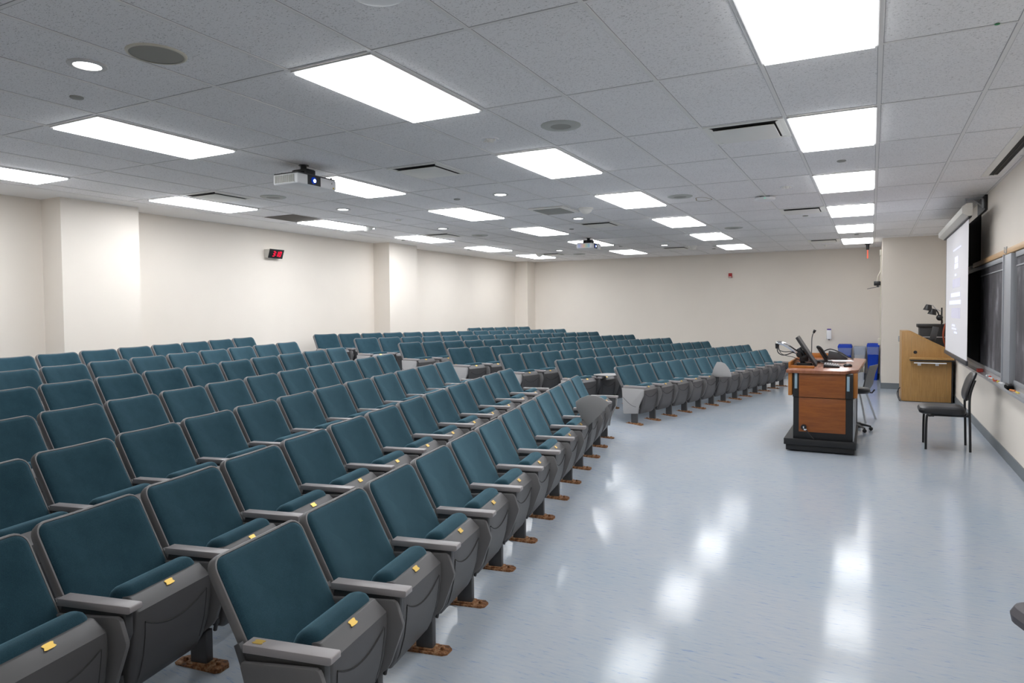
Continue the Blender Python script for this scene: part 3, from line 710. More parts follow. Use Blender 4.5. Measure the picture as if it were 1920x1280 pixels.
# bins
def bin_thing(x, w, h, colour, lid, label, liner=True):
    t = thing('waste_bin', label, 'bin', (x, 13.27, 0), 0, 'waste bins by the far wall')
    d = 0.20
    R = lambda a, b_, z: [(p[0], p[1], z) for p in rrect(2 * a, 2 * b_, 0.03, 3, 2)]
    part('body', MB().loft([R(w * 0.72, d * 0.78, 0), R(w * 0.95, d * 0.97, h - 0.06), R(w, d, h - 0.05), R(w, d, h - 0.02), R(w * 0.96, d * 0.95, h - 0.02), R(w * 0.90, d * 0.9, h - 0.10)]), colour, t)
    if liner: part('liner', MB().loft([R(w * 0.955, d * 0.985, h - 0.20), R(w * 1.01, d * 1.02, h - 0.03), R(w * 0.99, d * 1.0, h - 0.018)], False, False), 'bin_liner', t, label='crumpled translucent bag folded over the rim')
    if lid:
        part('lid', MB().loft([R(w * 1.03, d * 1.03, h - 0.028), R(w * 1.03, d * 1.03, h), R(w * 0.9, d * 0.9, h + 0.045), R(w * 0.5, d * 0.45, h + 0.045), R(w * 0.45, d * 0.4, h + 0.03)]), colour, t)
    return t
bin_thing(0.04, 0.145, 0.745, 'blue_plastic', True, 'blue lidded recycling bin, leftmost of the three by the far wall')
bin_thing(0.345, 0.125, 0.765, 'grey_bin_plastic', False, 'grey waste bin with clear bag between the blue bins')
bin_thing(0.61, 0.125, 0.775, 'blue_plastic', True, 'blue lidded recycling bin at the wall corner, rightmost of three')

# conduit and boxes on the pier corner
t = thing('wall_conduit', 'white vertical cable raceway on the wall corner above the bins', 'conduit', (0.745, 11.42, 0))
part('channel', MB().box(-0.022, 0.0, -0.015, 0.015, 0.97, 2.68), 'cream_plastic', t, 0.003)
part('upper_box', MB().box(-0.035, 0.0, -0.035, 0.035, 2.66, 2.78), 'cream_plastic', t, 0.005)
part('outlet_box', MB().box(-0.05, 0.0, -0.04, 0.04, 0.87, 1.0), 'cream_plastic', t, 0.005)
part('elbow_pipe', MB().tube(spline([(-0.015, 0, 2.36), (-0.03, 0, 2.32), (-0.062, 0, 2.25), (-0.065, 0, 2.15)]), 0.010), 'cream_plastic', t)
t = thing('wall_camera', 'small black camera on a bracket at the wall corner', 'camera', (0.68, 11.42, 2.10))
part('body', MB().box(-0.07, 0.05, -0.05, 0.05, -0.035, 0.05), 'black_plastic', t, 0.01)
part('bracket', MB().tube([(0.06, 0, -0.05), (0.0, 0, -0.06), (-0.19, -0.02, -0.10)], 0.006).box(-0.02, 0.02, -0.02, 0.02, -0.07, -0.03), 'dark_grey_steel', t)
t = thing('wall_outlet', 'grey power outlet plate on the wall beside the oak lectern', 'outlet', (1.085, 11.37, 1.0))
part('plate', MB().box(-0.035, 0.035, -0.008, 0, -0.055, 0.055), 'alu_frame', t, 0.002)
part('socket', MB().box(-0.018, 0.018, -0.011, -0.007, 0.005, 0.04).box(-0.018, 0.018, -0.011, -0.007, -0.04, -0.005), 'cream_plastic', t, 0.002)

# ------------------------------------------------------------------ chalkboards
t = thing('chalkboard', 'dusty chalkboard partly hidden behind the projection screen', 'chalkboard', (XR, 4.4, 0), 0, 'chalkboards')
part('board', MB().box(-0.032, -0.002, 0.0, 3.7, 0.90, 2.12), 'chalky_slate', t)
part('frame', MB().box(-0.045, -0.002, 0.0, 3.7, 0.86, 0.90).box(-0.045, -0.002, 0.0, 3.7, 2.08, 2.13).box(-0.040, -0.032, 0.0, 3.7, 1.99, 2.005), 'alu_frame', t, 0.003)
t = thing('chalkboard', 'dusty chalkboard at the right edge of the photo', 'chalkboard', (XR, 3.85, 0), 0, 'chalkboards')
part('board', MB().box(-0.032, -0.002, -3.9, 0.0, 0.90, 2.12), 'chalky_slate', t)
part('frame', MB().box(-0.045, -0.002, -3.9, 0.0, 0.86, 0.90).box(-0.045, -0.002, -3.9, 0.0, 2.08, 2.13).box(-0.040, -0.032, -3.9, 0.0, 1.99, 2.005), 'alu_frame', t, 0.003)
solo('board_post', MB().box(-0.075, -0.001, -0.205, 0.205, 0.84, 2.125).box(-0.085, -0.07, 0.17, 0.205, 0.84, 2.135), 'alu_frame', 'wide grey vertical metal post between the two chalkboards', 'post', (XR, 4.10, 0), bevel=0.003)
t = thing('map_rail', 'long pale wooden map rail above the chalkboards', 'rail', (XR, 3.0, 2.16))
part('wood_strip', MB().box(-0.055, -0.001, -3.2, 3.9, -0.022, 0.035), 'maple_rail', t, 0.003)
part('hook', MB().tube([(-0.056, 1.28, 0.02), (-0.075, 1.28, 0.05), (-0.075, 1.28, 0.0), (-0.06, 1.28, -0.02)], 0.004).box(-0.062, -0.052, 1.262, 1.298, -0.01, 0.055), 'aluminium', t)
t = thing('chalk_tray', 'long metal chalk tray under the chalkboards', 'tray', (XR, 3.0, 0))
part('trough', MB().prism([(-0.001, 0.855), (-0.035, 0.855), (-0.035, 0.815), (-0.105, 0.800), (-0.105, 0.815), (-0.112, 0.815), (-0.112, 0.785), (-0.03, 0.775), (-0.001, 0.775)], 'xz', -3.2, 5.0), 'aluminium', t, 0.002)
t = thing('chalk_eraser', 'black felt eraser on the chalk tray', 'eraser', (XR - 0.07, 3.92, 0.808), PI / 2 - 0.05)
part('felt', MB().box(-0.13, 0.13, -0.028, 0.028, 0, 0.03), 'black_cloth', t, 0.006)
part('grip', MB().box(-0.12, 0.12, -0.022, 0.022, 0.03, 0.052), 'black_plastic', t, 0.01)
ck = 0
for y, mtl, desc in ((5.95, 'chalk_red', 'red chalk box at the far end of the tray under the screen'), (6.05, 'chalk_red', None), (5.35, 'chalk_white', 'white chalk stick'), (5.22, 'chalk_red', 'dark red chalk stick'), (4.98, 'chalk_white', 'white chalk stick'), (4.86, 'chalk_orange', 'orange chalk stick'), (4.70, 'chalk_red', 'bright red chalk stick'), (4.62, 'chalk_yellow', 'yellow chalk stick'), (4.45, 'chalk_white', 'white chalk stick'), (3.70, 'chalk_orange', 'orange chalk stick near the eraser'), (3.52, 'chalk_yellow', 'yellow chalk stick near the eraser')):
    if desc is None: continue
    if 'box' in desc:
        solo('chalk_box', MB().box(-0.03, 0.03, -0.05, 0.05, 0, 0.04), mtl, 'small red chalk box on the tray beside the screen', 'chalk box', (XR - 0.07, y, 0.808), bevel=0.003); continue
    ck += 1
    where = {5.35: 'farthest along the tray', 5.22: 'on the tray beyond the chair', 4.98: 'second white one along the tray', 4.86: 'on the tray beside a red one', 4.70: 'in the middle of the tray', 4.62: 'touching the bright red one', 4.45: 'nearest the grey post', 3.70: '', 3.52: ''}[y]
    solo('chalk_stick', MB().cyl((0, -0.035, 0.008), (0, 0.035, 0.008), 0.0085, n=10), mtl, (desc + (', ' if where else '') + where + (' on the chalk tray' if not where else '')), 'chalk', (XR - 0.07 + 0.012 * math.sin(y * 40), y, 0.808), 0.5 * math.sin(y * 9), 'chalk sticks on the tray')

# ------------------------------------------------------------------ projection screen
t = thing('projection_screen', 'pulled-down white projection screen showing a faint slide', 'projection screen', (1.6, 5.5, 0))
CP = [(-0.095, 2.779), (-0.045, 2.818), (0.009, 2.818), (0.012, 2.68), (-0.028, 2.674), (-0.091, 2.71)]
part('case', MB().prism(CP, 'xz', -0.10, 3.10), 'case_paint', t, 0.003)
part('end_cap', MB().prism([(x * 1.03, z + (0.003 if z > 2.75 else -0.003)) for x, z in CP], 'xz', -0.118, -0.10), 'case_paint', t, 0.003)
part('slot', MB().box(-0.026, 0.010, -0.05, 3.05, 2.664, 2.680), 'black_metal', t)
cl = part('fabric', MB().box(0.000, 0.002, 0.14, 2.90, 0.955, 2.672), 'screen_cloth', t)
part('black_backing', MB().box(0.0025, 0.004, 0.14, 2.90, 0.955, 2.672), 'black_cloth', t)
part('side_border', MB().box(-0.0008, -0.0001, 2.86, 2.90, 0.955, 2.672), 'black_metal', t)
part('bottom_bar', MB().box(-0.012, 0.014, 0.13, 2.91, 0.900, 0.957), 'dark_grey_plastic', t, 0.004)
sl = MB(); spale = MB()
def bar(mb, y0, y1, z0, z1): mb.box(-0.0022, -0.0006, y0 - 5.5, y1 - 5.5, z0, z1)
rnd = random.Random(3)
def words(mb, y0, y1, z0, z1):
    y = y0
    while y < y1:
        w_ = rnd.uniform(0.03, 0.10); bar(mb, y, min(y + w_, y1), z0, z1); y += w_ + 0.012
words(sl, 6.40, 7.35, 2.395, 2.415)
words(sl, 6.75, 7.12, 2.22, 2.30); words(sl, 6.72, 7.15, 2.14, 2.205); words(sl, 6.92, 7.12, 2.04, 2.07)
words(sl, 6.45, 7.60, 1.755, 1.81); words(sl, 6.35, 7.80, 1.65, 1.705)
words(sl, 7.0, 7.4, 1.345, 1.37); words(sl, 6.85, 7.40, 1.30, 1.32); words(sl, 6.75, 7.1, 1.25, 1.275)
words(spale, 6.45, 7.4, 1.88, 2.0); words(spale, 6.4, 7.5, 1.46, 1.60)
part('projected_text', sl, 'slide_text', cl, 0, 'pale blue projected slide text')
part('projected_shade', spale, 'slide_pale', cl)
t = thing('screen_bracket', 'grey triangular steel wall bracket on a black plate behind the screen', 'bracket', (XR, 6.12, 2.9))
part('backplate', MB().box(-0.03, -0.001, -0.05, 0.62, -0.09, 0.10), 'black_metal', t, 0.003)
part('arm', MB().box(-0.235, -0.03, -0.012, 0.012, 0.052, 0.074).box(-0.235, -0.222, -0.012, 0.012, -0.08, 0.06).box(-0.055, -0.03, -0.012, 0.012, -0.065, 0.074).prism([(-0.165, 0.055), (-0.150, 0.055), (-0.03, -0.045), (-0.045, -0.055)], 'xz', -0.006, 0.006), 'alu_frame', t, 0.002)
# plain black panels added to fill the dark area behind the screen
solo('black_panel', MB().box(-0.047, -0.0405, 6.25, 8.1, 0.905, 2.07).box(-0.008, -0.001, 6.62, 8.1, 2.20, 2.83), 'black_cloth', 'matte black panel on the wall behind the projection screen', 'sheet', (XR, 0, 0))

# ------------------------------------------------------------------ oak lectern
t = thing('lectern', 'tall oak veneer lectern with sloped top and fold-out shelf', 'lectern', (1.43, 9.35, 0), 0.02)
prof = [(-0.36, 0.0), (0.355, 0.0), (0.355, 0.86), (0.235, 0.965), (-0.25, 1.205), (-0.36, 1.205)]
part('cabinet', MB().prism([(-0.385, 0.01), (0.34, 0.01), (0.34, 0.885), (0.24, 0.935), (-0.245, 1.21), (-0.385, 1.21)], 'xz', 0.02, 0.72), 'oak_veneer', t, 0.004)
ft = part('front_panel', MB().prism([(-0.355, 0.008), (0.345, 0.008), (0.345, 0.875), (0.24, 0.945), (-0.245, 1.195), (-0.355, 1.195)], 'xz', 0.0, 0.02), 'oak_veneer', t, 0.002)
ln = [(-0.245, 0.09), (0.275, 0.09), (0.275, 0.90), (0.235, 0.925), (-0.19, 1.11), (-0.235, 1.11), (-0.245, 1.09)]
gv = MB()
for a, b_ in zip(ln, ln[1:] + ln[:1]): gv.tube([(a[0], -0.0002, a[1]), (b_[0], -0.0002, b_[1])], 0.0022, 4)
part('groove', gv, 'stain_brown', ft)
part('cable_port', MB().cyl((-0.185, -0.004, 0.85), (-0.185, 0.002, 0.85), 0.028, n=18), 'black_plastic', t)
sh = part('shelf', MB().box(-0.275, 0.36, -0.20, -0.001, 0.735, 0.765), 'oak_veneer', t, 0.002)
part('edge_band', MB().box(-0.270, 0.375, -0.205, -0.001, 0.712, 0.733), 'black_metal', sh)
part('support_bar', MB().box(-0.215, 0.255, -0.19, -0.165, 0.672, 0.690), 'white_plastic', t, 0.002)
part('catch', MB().box(-0.15, -0.10, -0.03, -0.001, 0.625, 0.672), 'white_plastic', t, 0.004)
part('catch', MB().box(0.11, 0.16, -0.03, -0.001, 0.625, 0.672), 'white_plastic', t, 0.004)
part('side_panel', MB().box(0.342, 0.372, 0.01, 0.72, 0.0, 0.705), 'black_metal', t, 0.002)
part('cable', MB().tube(spline([(-0.39, 0.35, 0.20), (-0.42, 0.30, 0.16), (-0.415, 0.25, 0.05), (-0.40, 0.15, 0.012), (-0.41, 0.02, 0.010)]), 0.009).tube(spline([(-0.40, 0.2, 0.22), (-0.44, 0.24, 0.12), (-0.42, 0.16, 0.012), (-0.40, -0.05, 0.010)]), 0.005), 'black_plastic', t)
# black equipment rack and lamp standing behind the lectern
t = thing('equipment_rack', 'black equipment rack standing behind the oak lectern', 'rack', (1.56, 10.55, 0))
part('cabinet', MB().box(-0.20, 0.26, -0.22, 0.25, 0.0, 1.25), 'black_metal', t, 0.006)
part('top_lip', MB().box(-0.235, 0.27, -0.24, 0.26, 1.25, 1.31), 'black_metal', t, 0.008)
part('rail', MB().box(-0.205, 0.262, -0.228, -0.221, 1.07, 1.085), 'aluminium', t)
t = thing('small_monitor', 'small dark monitor tilted on the slope of the oak lectern', 'monitor', (1.515, 9.60, 1.085))
part('housing', MB().box(-0.045, 0.05, -0.012, 0.012, -0.03, 0.20).xf(Matrix.Rotation(0.22, 4, 'Y')), 'dark_grey_plastic', t, 0.004)
part('stand', MB().box(-0.07, 0.03, -0.04, 0.05, -0.075, -0.01), 'black_plastic', t, 0.004)
t = thing('desk_lamp', 'black double-headed gooseneck lamp standing on the equipment rack', 'lamp', (1.70, 10.35, 1.31))
part('pole', MB().box(-0.012, 0.012, -0.012, 0.012, 0.0, 0.30), 'black_metal', t, 0.003)
part('arm', MB().tube(spline([(0.01, 0, 0.02), (0.0, -0.02, 0.10), (-0.04, -0.03, 0.14), (-0.06, -0.03, 0.21), (-0.10, -0.03, 0.27)]), 0.011), 'black_metal', t)
part('counterweight', MB().sphere((-0.035, -0.02, 0.12), 0.055), 'black_plastic', t)
for nm, (cx_, cz_), rt in (('lamp_shade', (-0.215, 0.30), 0.2), ('lamp_shade', (-0.145, 0.225), 0.1)):
    part(nm, MB().cyl((cx_ - 0.01, -0.03, cz_ - 0.05), (cx_ + 0.012, -0.03, cz_ + 0.055), 0.075, 0.045, 22), 'black_plastic', t, 0.003)
part('hinge_rod', MB().tube([(-0.20, -0.03, 0.35), (-0.14, -0.03, 0.34), (-0.09, -0.03, 0.27), (-0.02, -0.01, 0.24), (0, 0, 0.24)], 0.008), 'aluminium', t)
solo('orange_cable', MB().tube(spline([(1.76, 10.25, 1.33), (1.73, 10.22, 1.24), (1.715, 10.2, 1.12), (1.73, 10.2, 1.0), (1.75, 10.2, 0.85), (1.72, 10.2, 0.01)]), 0.014), 'rust_orange_cable', 'rust orange cable hanging down beside the projection screen', 'cable')

# ------------------------------------------------------------------ instructor desk
OX, OY = 0.08, 4.06
t = thing('instructor_desk', 'cherry wood and black instructor desk on a black plinth', 'desk', (OX, OY, 0))
def W(mb): return mb.xf(Matrix.Translation((-OX, -OY, 0)))
part('plinth', W(MB().box(-0.295, 0.44, 4.055, 5.40, 0.075, 0.145).box(-0.275, 0.425, 4.075, 5.38, 0.012, 0.075)), 'black_metal', t, 0.006)
cb = part('cabinet', W(MB().box(-0.20, 0.405, 4.10, 5.36, 0.145, 0.885)), 'black_metal', t, 0.004)
part('lower_panel', W(MB().box(-0.140, 0.335, 4.088, 4.10, 0.226, 0.610)), 'cherry_laminate', cb, 0.002)
part('upper_panel', W(MB().box(-0.140, 0.332, 4.075, 4.10, 0.617, 0.885)), 'cherry_laminate', cb, 0.002)
part('corner_post', W(MB().box(-0.205, -0.142, 4.080, 4.10, 0.617, 0.885)), 'black_metal', cb, 0.002)
part('corner_post', W(MB().box(0.334, 0.40, 4.080, 4.10, 0.617, 0.885)), 'black_metal', cb, 0.002)
part('side_panel', W(MB().box(0.406, 0.418, 4.11, 5.34, 0.145, 0.60)), 'alu_frame', cb, 0.002)
part('slide_rail', W(MB().box(-0.185, -0.157, 4.072, 4.080, 0.71, 0.884)), 'pale_blue_strip', t, 0.002)
part('slide_rail', W(MB().box(0.345, 0.372, 4.072, 4.080, 0.70, 0.86)), 'pale_blue_strip', t, 0.002)
part('side_apron', W(MB().box(-0.252, -0.212, 4.075, 6.2, 0.63, 0.885)), 'orange_wood_edge', t, 0.003)
part('side_apron', W(MB().box(0.400, 0.445, 4.22, 4.62, 0.61, 0.885)), 'orange_wood_edge', t, 0.003)
TOP = [(-0.272, 4.04), (0.30, 4.04), (0.335, 4.052), (0.358, 4.085), (0.366, 4.14), (0.385, 4.20), (0.43, 4.24), (0.455, 4.30), (0.515, 6.22), (0.40, 6.34), (-0.30, 6.34)]
part('worktop', W(MB().prism(TOP, 'xy', 0.885, 0.92)), 'cherry_top', t, 0.004)
part('rim', W(MB().box(-0.278, -0.255, 4.34, 6.30, 0.92, 0.985).box(-0.255, 0.0, 4.34, 4.36, 0.92, 0.948).box(-0.278, 0.10, 6.28, 6.30, 0.92, 0.985)), 'orange_wood_edge', t, 0.003)
part('end_support', W(MB().box(-0.20, 0.40, 6.14, 6.20, 0.05, 0.885).box(-0.22, 0.46, 6.09, 6.27, 0.0, 0.05)), 'black_metal', t, 0.004)
dr = part('drawer', W(MB().box(0.40, 0.50, 5.45, 5.98, 0.80, 0.86)), 'cream_plastic', t, 0.004)
lk = part('cable_lock', W(MB().cyl((-0.088, 4.070, 0.278), (-0.088, 4.090, 0.278), 0.030, n=20)), 'black_plastic', t)
part('key', W(MB().box(-0.094, -0.082, 4.062, 4.071, 0.266, 0.29).box(-0.085, -0.055, 4.060, 4.068, 0.245, 0.262)), 'chrome', lk)
part('strap', W(MB().tube([(-0.06, 4.062, 0.25), (-0.02, 4.05, 0.20), (0.025, 4.045, 0.150)], 0.006)), 'black_plastic', lk)
DT = 0.92
# touch monitor seen edge-on
t = thing('touch_monitor', 'slim black touch monitor seen edge-on, tilted back on the desk', 'monitor', (-0.06, 4.85, DT), 0.045)
tilt = Matrix.Rotation(-0.56, 4, 'Y')
part('panel', MB().box(-0.014, 0.014, -0.27, 0.27, 0.0, 0.40).xf(Matrix.Translation((0.045, 0, 0.005)) @ tilt), 'black_plastic', t, 0.005)
part('screen', MB().box(0.0142, 0.0152, -0.25, 0.25, 0.02, 0.38).xf(Matrix.Translation((0.045, 0, 0.005)) @ tilt), 'dark_grey_plastic', t)
part('stand', MB().box(-0.14, -0.02, -0.10, 0.10, 0.0, 0.02).box(-0.13, -0.09, -0.05, 0.05, 0.02, 0.16).cyl((-0.11, -0.06, 0.15), (-0.11, 0.06, 0.15), 0.03, n=14), 'black_metal', t, 0.004)
part('rear_box', MB().box(-0.075, -0.02, -0.08, 0.08, 0.13, 0.27).xf(Matrix.Translation((0.03, 0, 0.0)) @ tilt), 'dark_grey_plastic', t, 0.006)
# chrome articulated arm
t = thing('monitor_arm', 'chrome articulated arm with looping black cables behind the monitor', 'monitor arm', (-0.16, 4.75, DT))
part('upper_arm', MB().tube(spline([(-0.03, 0, 0.135), (-0.10, -0.01, 0.185), (-0.17, -0.02, 0.235), (-0.22, -0.03, 0.262), (-0.265, -0.03, 0.270), (-0.29, -0.03, 0.262)]), [0.020] * 8 + [0.026] * 18 if False else 0.023, 14), 'chrome', t)
part('elbow_cap', MB().cyl((-0.285, -0.03, 0.20), (-0.285, -0.03, 0.262), 0.020, 0.024, 14), 'black_plastic', t)
part('joint', MB().cyl((-0.035, -0.035, 0.13), (-0.035, 0.035, 0.13), 0.034, n=16).cyl((0.0, 0, 0.0), (0.0, 0, 0.12), 0.026, n=16).box(-0.03, 0.06, -0.04, 0.04, 0.05, 0.11).cyl((0.03, -0.05, 0.10), (0.03, 0.05, 0.10), 0.028, n=14), 'black_metal', t, 0.002)
part('base', MB().box(-0.06, 0.10, -0.08, 0.08, 0.0, 0.03), 'black_metal', t, 0.004)
cb = MB()
cb.tube(spline([(-0.285, -0.03, 0.22), (-0.275, -0.05, 0.16), (-0.23, -0.05, 0.125), (-0.17, -0.04, 0.13), (-0.10, -0.02, 0.155), (-0.04, 0, 0.11)]), 0.006)
cb.tube(spline([(-0.28, -0.02, 0.235), (-0.26, -0.06, 0.185), (-0.20, -0.06, 0.165), (-0.12, -0.03, 0.165), (-0.05, 0, 0.14)]), 0.005)
cb.tube(spline([(-0.27, -0.02, 0.215), (-0.24, -0.04, 0.145), (-0.17, -0.05, 0.115), (-0.10, -0.03, 0.10), (-0.03, 0, 0.06)]), 0.004)
part('cables', cb, 'black_plastic', t)
# gooseneck microphone
t = thing('gooseneck_microphone', 'thin gooseneck microphone standing on the desk', 'microphone', (-0.125, 5.65, DT))
part('base', MB().lathe([(0.001, 0.03), (0.035, 0.03), (0.045, 0.02), (0.05, 0.0), (0.001, 0.0)]), 'black_plastic', t)
part('stem', MB().tube(spline([(0.0, 0, 0.03), (0.002, 0, 0.15), (0.003, 0, 0.28), (0.012, 0, 0.335), (0.028, 0, 0.375)]), 0.0055), 'dark_grey_steel', t)
part('head', MB().cyl((0.024, 0, 0.365), (0.042, 0, 0.405), 0.015, 0.018, 14), 'black_plastic', t, 0.004)
# desk phone
t = thing('desk_phone', 'dark grey desk phone with upright tilted screen', 'phone', (0.02, 5.40, DT), 0.1)
part('body', MB().box(-0.02, 0.02, -0.11, 0.11, 0.0, 0.21).xf(Matrix.Translation((0.05, 0, 0.02)) @ Matrix.Rotation(-0.52, 4, 'Y')), 'dark_grey_plastic', t, 0.008)
part('screen', MB().box(0.0202, 0.0215, -0.09, 0.09, 0.10, 0.19).xf(Matrix.Translation((0.05, 0, 0.02)) @ Matrix.Rotation(-0.52, 4, 'Y')), 'black_plastic', t)
part('foot', MB().box(-0.07, 0.11, -0.10, 0.10, 0.0, 0.025), 'black_plastic', t, 0.005)
part('handset', MB().tube(spline([(-0.07, -0.125, 0.20), (-0.03, -0.13, 0.19), (0.03, -0.13, 0.10), (0.06, -0.13, 0.06)]), 0.016, 10), 'black_plastic', t)
# second device
t = thing('conference_phone', 'dark grey wedge-shaped device behind the phone with a curved cable', 'phone', (0.17, 6.05, DT))
part('body', MB().prism([(-0.12, 0.0), (0.13, 0.0), (0.12, 0.03), (0.02, 0.10), (-0.10, 0.12)], 'xz', -0.12, 0.12), 'dark_grey_plastic', t, 0.01)
part('arm', MB().tube(spline([(-0.16, -0.10, 0.11), (-0.08, -0.12, 0.14), (0.04, -0.14, 0.10), (0.12, -0.15, 0.05), (0.20, -0.16, 0.012)]), 0.008), 'black_plastic', t)
solo('paper_sheet', MB().box(-0.10, 0.14, -0.11, 0.11, 0.0, 0.004), 'paper', 'white papers lying on the desk beside the phone', 'paper', (0.22, 5.72, DT), 0.2)
# keypad, mouse
t = thing('keypad', 'black keypad controller with grey keys on the desk front', 'keypad', (0.168, 4.62, DT), 0.03)
part('body', MB().prism([(-0.085, 0.0), (0.085, 0.0), (0.085, 0.018), (-0.085, 0.034)], 'xz', -0.13, 0.13), 'black_plastic', t, 0.004)
ks = MB()
for a in range(6):
    for b_ in range(8):
        x = -0.068 + a * 0.026; y = -0.112 + b_ * 0.031; ks.box(x - 0.009, x + 0.009, y - 0.011, y + 0.011, 0.020 + 0.016 * (0.085 - x) / 0.17, 0.030 + 0.014 * (0.085 - x) / 0.17)
part('keys', ks, 'alu_frame', t)
t = thing('computer_mouse', 'black computer mouse with a thin cable on the desk', 'mouse', (0.335, 4.72, DT), 0.2)
part('shell', MB().sphere((0, 0, 0.012), 0.05, 18, 10, (1.0, 0.62, 0.5)), 'black_plastic', t)
part('cable', MB().tube(spline([(-0.05, 0.0, 0.008), (-0.10, 0.12, 0.005), (-0.13, 0.35, 0.005), (-0.18, 0.60, 0.005), (-0.25, 0.75, 0.005)]), 0.003), 'black_plastic', t)
solo('cable_tangle', MB().tube(spline([(-0.18, 5.15, DT + 0.01), (-0.1, 5.0, DT + 0.03), (0.0, 5.2, DT + 0.02), (0.06, 5.05, DT + 0.012), (0.12, 5.22, DT + 0.01), (0.30, 5.28, DT + 0.01)]), 0.007).tube(spline([(-0.2, 5.35, DT + 0.02), (-0.12, 5.2, DT + 0.06), (-0.05, 5.3, DT + 0.03), (0.0, 5.18, DT + 0.015)]), 0.009), 'black_plastic', 'tangle of black cables on the desk behind the monitor', 'cables')

# grey shell chair at the desk
t = thing('shell_chair', 'grey plastic shell chair with chrome legs at the desk', 'chair', (0.37, 6.80, 0), PI - 0.25)
# local -x is towards the wall after the half turn; back rises at local x = -0.24
def ring(y): return [(0.20, y, 0.455), (0.21, y, 0.462), (0.0, y, 0.445), (-0.14, y, 0.455), (-0.17, y, 0.52), (-0.20, y, 0.66), (-0.245, y, 0.80), (-0.255, y, 0.80), (-0.212, y, 0.655), (-0.185, y, 0.51), (-0.15, y, 0.442), (0.0, y, 0.432), (0.20, y, 0.445)]
part('seat_shell', MB().loft([ring(y) for y in (-0.22, -0.20, -0.1, 0, 0.1, 0.20, 0.22)]), 'grey_seat_shell', t, 0.0)
for sx, sy in ((-1, -1), (-1, 1), (1, -1), (1, 1)):
    part('leg', MB().tube([(0.10 * sx, 0.14 * sy, 0.432), ((0.215 if sx < 0 else 0.20) * sx, 0.25 * sy, 0.004)], 0.0145, 10), 'aluminium', t)
part('seat_bracket', MB().box(-0.12, 0.12, -0.15, 0.15, 0.415, 0.433), 'black_metal', t, 0.003)
t = thing('swivel_stool', 'black swivel stool partly hidden behind the desk', 'stool', (0.40, 5.84, 0))
part('seat', MB().lathe([(0.001, 0.0), (0.16, 0.0), (0.175, 0.02), (0.17, 0.05), (0.15, 0.065), (0.001, 0.065)], (0, 0, 0.50)), 'black_vinyl', t)
part('column', MB().cyl((0, 0, 0.06), (0, 0, 0.50), 0.022, n=14), 'black_metal', t)
bs = MB()
for a in range(5):
    an = a * 2 * PI / 5 + 0.3; bs.tube([(0, 0, 0.09), (0.10 * math.cos(an), 0.10 * math.sin(an), 0.075), (0.19 * math.cos(an), 0.19 * math.sin(an), 0.055)], [0.022, 0.016, 0.011]); bs.sphere((0.19 * math.cos(an), 0.19 * math.sin(an), 0.026), 0.026)
part('base', bs, 'black_plastic', t)
part('back_lever', MB().tube([(0.12, 0.1, 0.50), (0.19, 0.14, 0.49), (0.22, 0.16, 0.53)], 0.010), 'black_plastic', t)

# black stacking chair by the chalkboard wall
t = thing('side_chair', 'black vinyl side chair standing by the chalkboard wall', 'chair', (1.34, 5.02, 0))
R = lambda a0, a1, b_, z, r: [(p[0] + (a0 + a1) / 2, p[1], z) for p in rrect(a1 - a0, 2 * b_, r, 5, 4)]
part('seat', MB().loft([R(-0.245, 0.16, 0.195, 0.400, 0.05), R(-0.27, 0.175, 0.215, 0.412, 0.07), R(-0.275, 0.18, 0.222, 0.440, 0.075), R(-0.262, 0.175, 0.215, 0.466, 0.07), R(-0.22, 0.15, 0.19, 0.482, 0.06), R(-0.14, 0.09, 0.12, 0.487, 0.05)]), 'black_vinyl', t)
part('seat_board', MB().box(-0.16, 0.14, -0.17, 0.17, 0.388, 0.401), 'oak_veneer', t)
pts = []
def backrest_ring(inset, h):
    out = []
    for p in rrect(0.42 - 2 * inset, 0.33 - 2 * inset, 0.11 - inset * 0.8, 7, 4):
        u = p[0] / 0.21; v = (p[1] + 0.165) / 0.33
        out.append((0.172 + 0.085 * v ** 1.4 + 0.02 * (1 - u * u) - h, p[0], 0.555 + v * 0.325))
    return out
part('backrest', MB().loft([backrest_ring(i, h) for i, h in ((0.04, -0.022), (0.01, -0.018), (0.0, 0.0), (0.006, 0.014), (0.03, 0.026), (0.08, 0.031), (0.12, 0.032))]), 'black_vinyl', t)
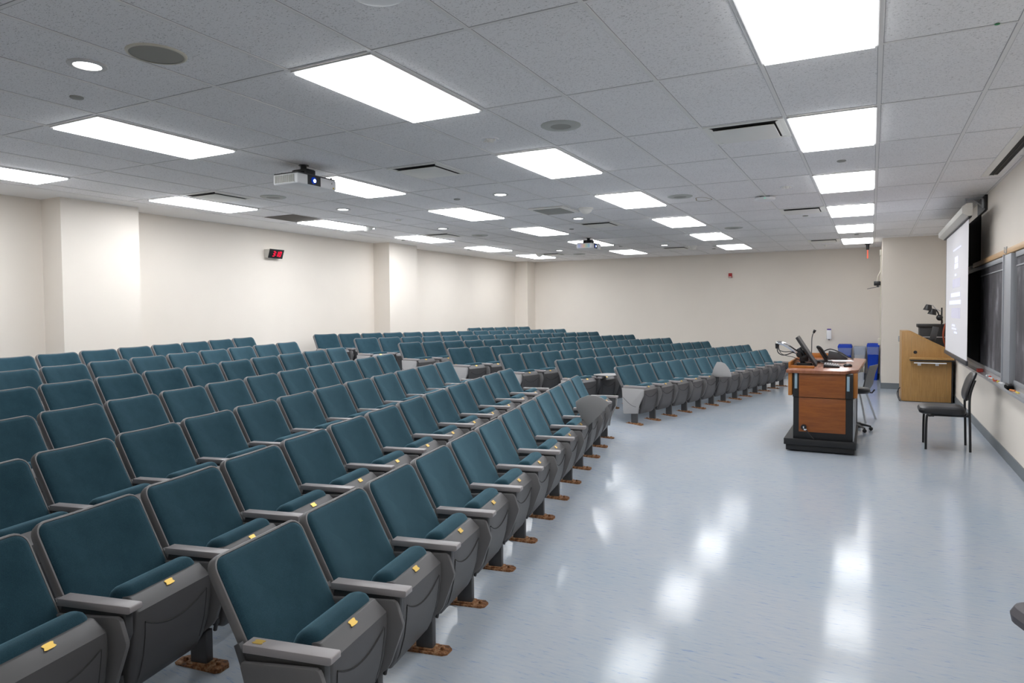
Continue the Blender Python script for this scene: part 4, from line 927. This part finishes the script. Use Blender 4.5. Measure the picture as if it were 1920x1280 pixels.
for sy in (-1, 1):
    part('leg', MB().tube(spline([(-0.13, 0.205 * sy, 0.388), (-0.17, 0.215 * sy, 0.386), (-0.20, 0.218 * sy, 0.36), (-0.205, 0.22 * sy, 0.004)], 5), 0.0125, 12), 'black_metal', t)
    part('leg', MB().tube(spline([(0.255, 0.20 * sy, 0.80), (0.215, 0.212 * sy, 0.66), (0.205, 0.218 * sy, 0.52), (0.212, 0.22 * sy, 0.30), (0.218, 0.222 * sy, 0.004)], 5), 0.0125, 12), 'black_metal', t)
part('frame_rail', MB().tube([(-0.14, -0.205, 0.388), (-0.14, 0.205, 0.388)], 0.011).tube([(0.212, -0.218, 0.392), (0.212, 0.218, 0.392)], 0.011).tube([(-0.14, -0.17, 0.388), (0.212, -0.17, 0.392)], 0.010).tube([(-0.14, 0.17, 0.388), (0.212, 0.17, 0.392)], 0.010), 'black_metal', t)

# rounded chair back at the lower right edge of the photo
t = thing('side_chair', 'dark chair cut off by the lower right edge of the photo', 'chair', (1.325, -1.14, 0), 0.35)
part('seat', MB().loft([R(-0.20, 0.16, 0.195, 0.400, 0.05), R(-0.225, 0.175, 0.215, 0.412, 0.07), R(-0.23, 0.18, 0.222, 0.440, 0.075), R(-0.215, 0.175, 0.215, 0.466, 0.07), R(-0.18, 0.15, 0.19, 0.482, 0.06)]), 'plum_grey_vinyl', t)
for sx, sy in ((-1, -1), (-1, 1), (1, -1), (1, 1)): part('leg', MB().tube([(0.09 * sx + 0.05, 0.12 * sy, 0.40), (0.11 * sx + 0.06, 0.14 * sy, 0.004)], 0.0125, 10), 'black_metal', t)
part('backrest', MB().loft([backrest_ring(i, h) for i, h in ((0.04, -0.022), (0.01, -0.018), (0.0, 0.0), (0.006, 0.014), (0.03, 0.026), (0.08, 0.031))]), 'plum_grey_vinyl', t)
part('back_post', MB().tube([(0.17, 0.15, 0.43), (0.21, 0.15, 0.62)], 0.012).tube([(0.17, -0.15, 0.43), (0.21, -0.15, 0.62)], 0.012), 'black_metal', t)
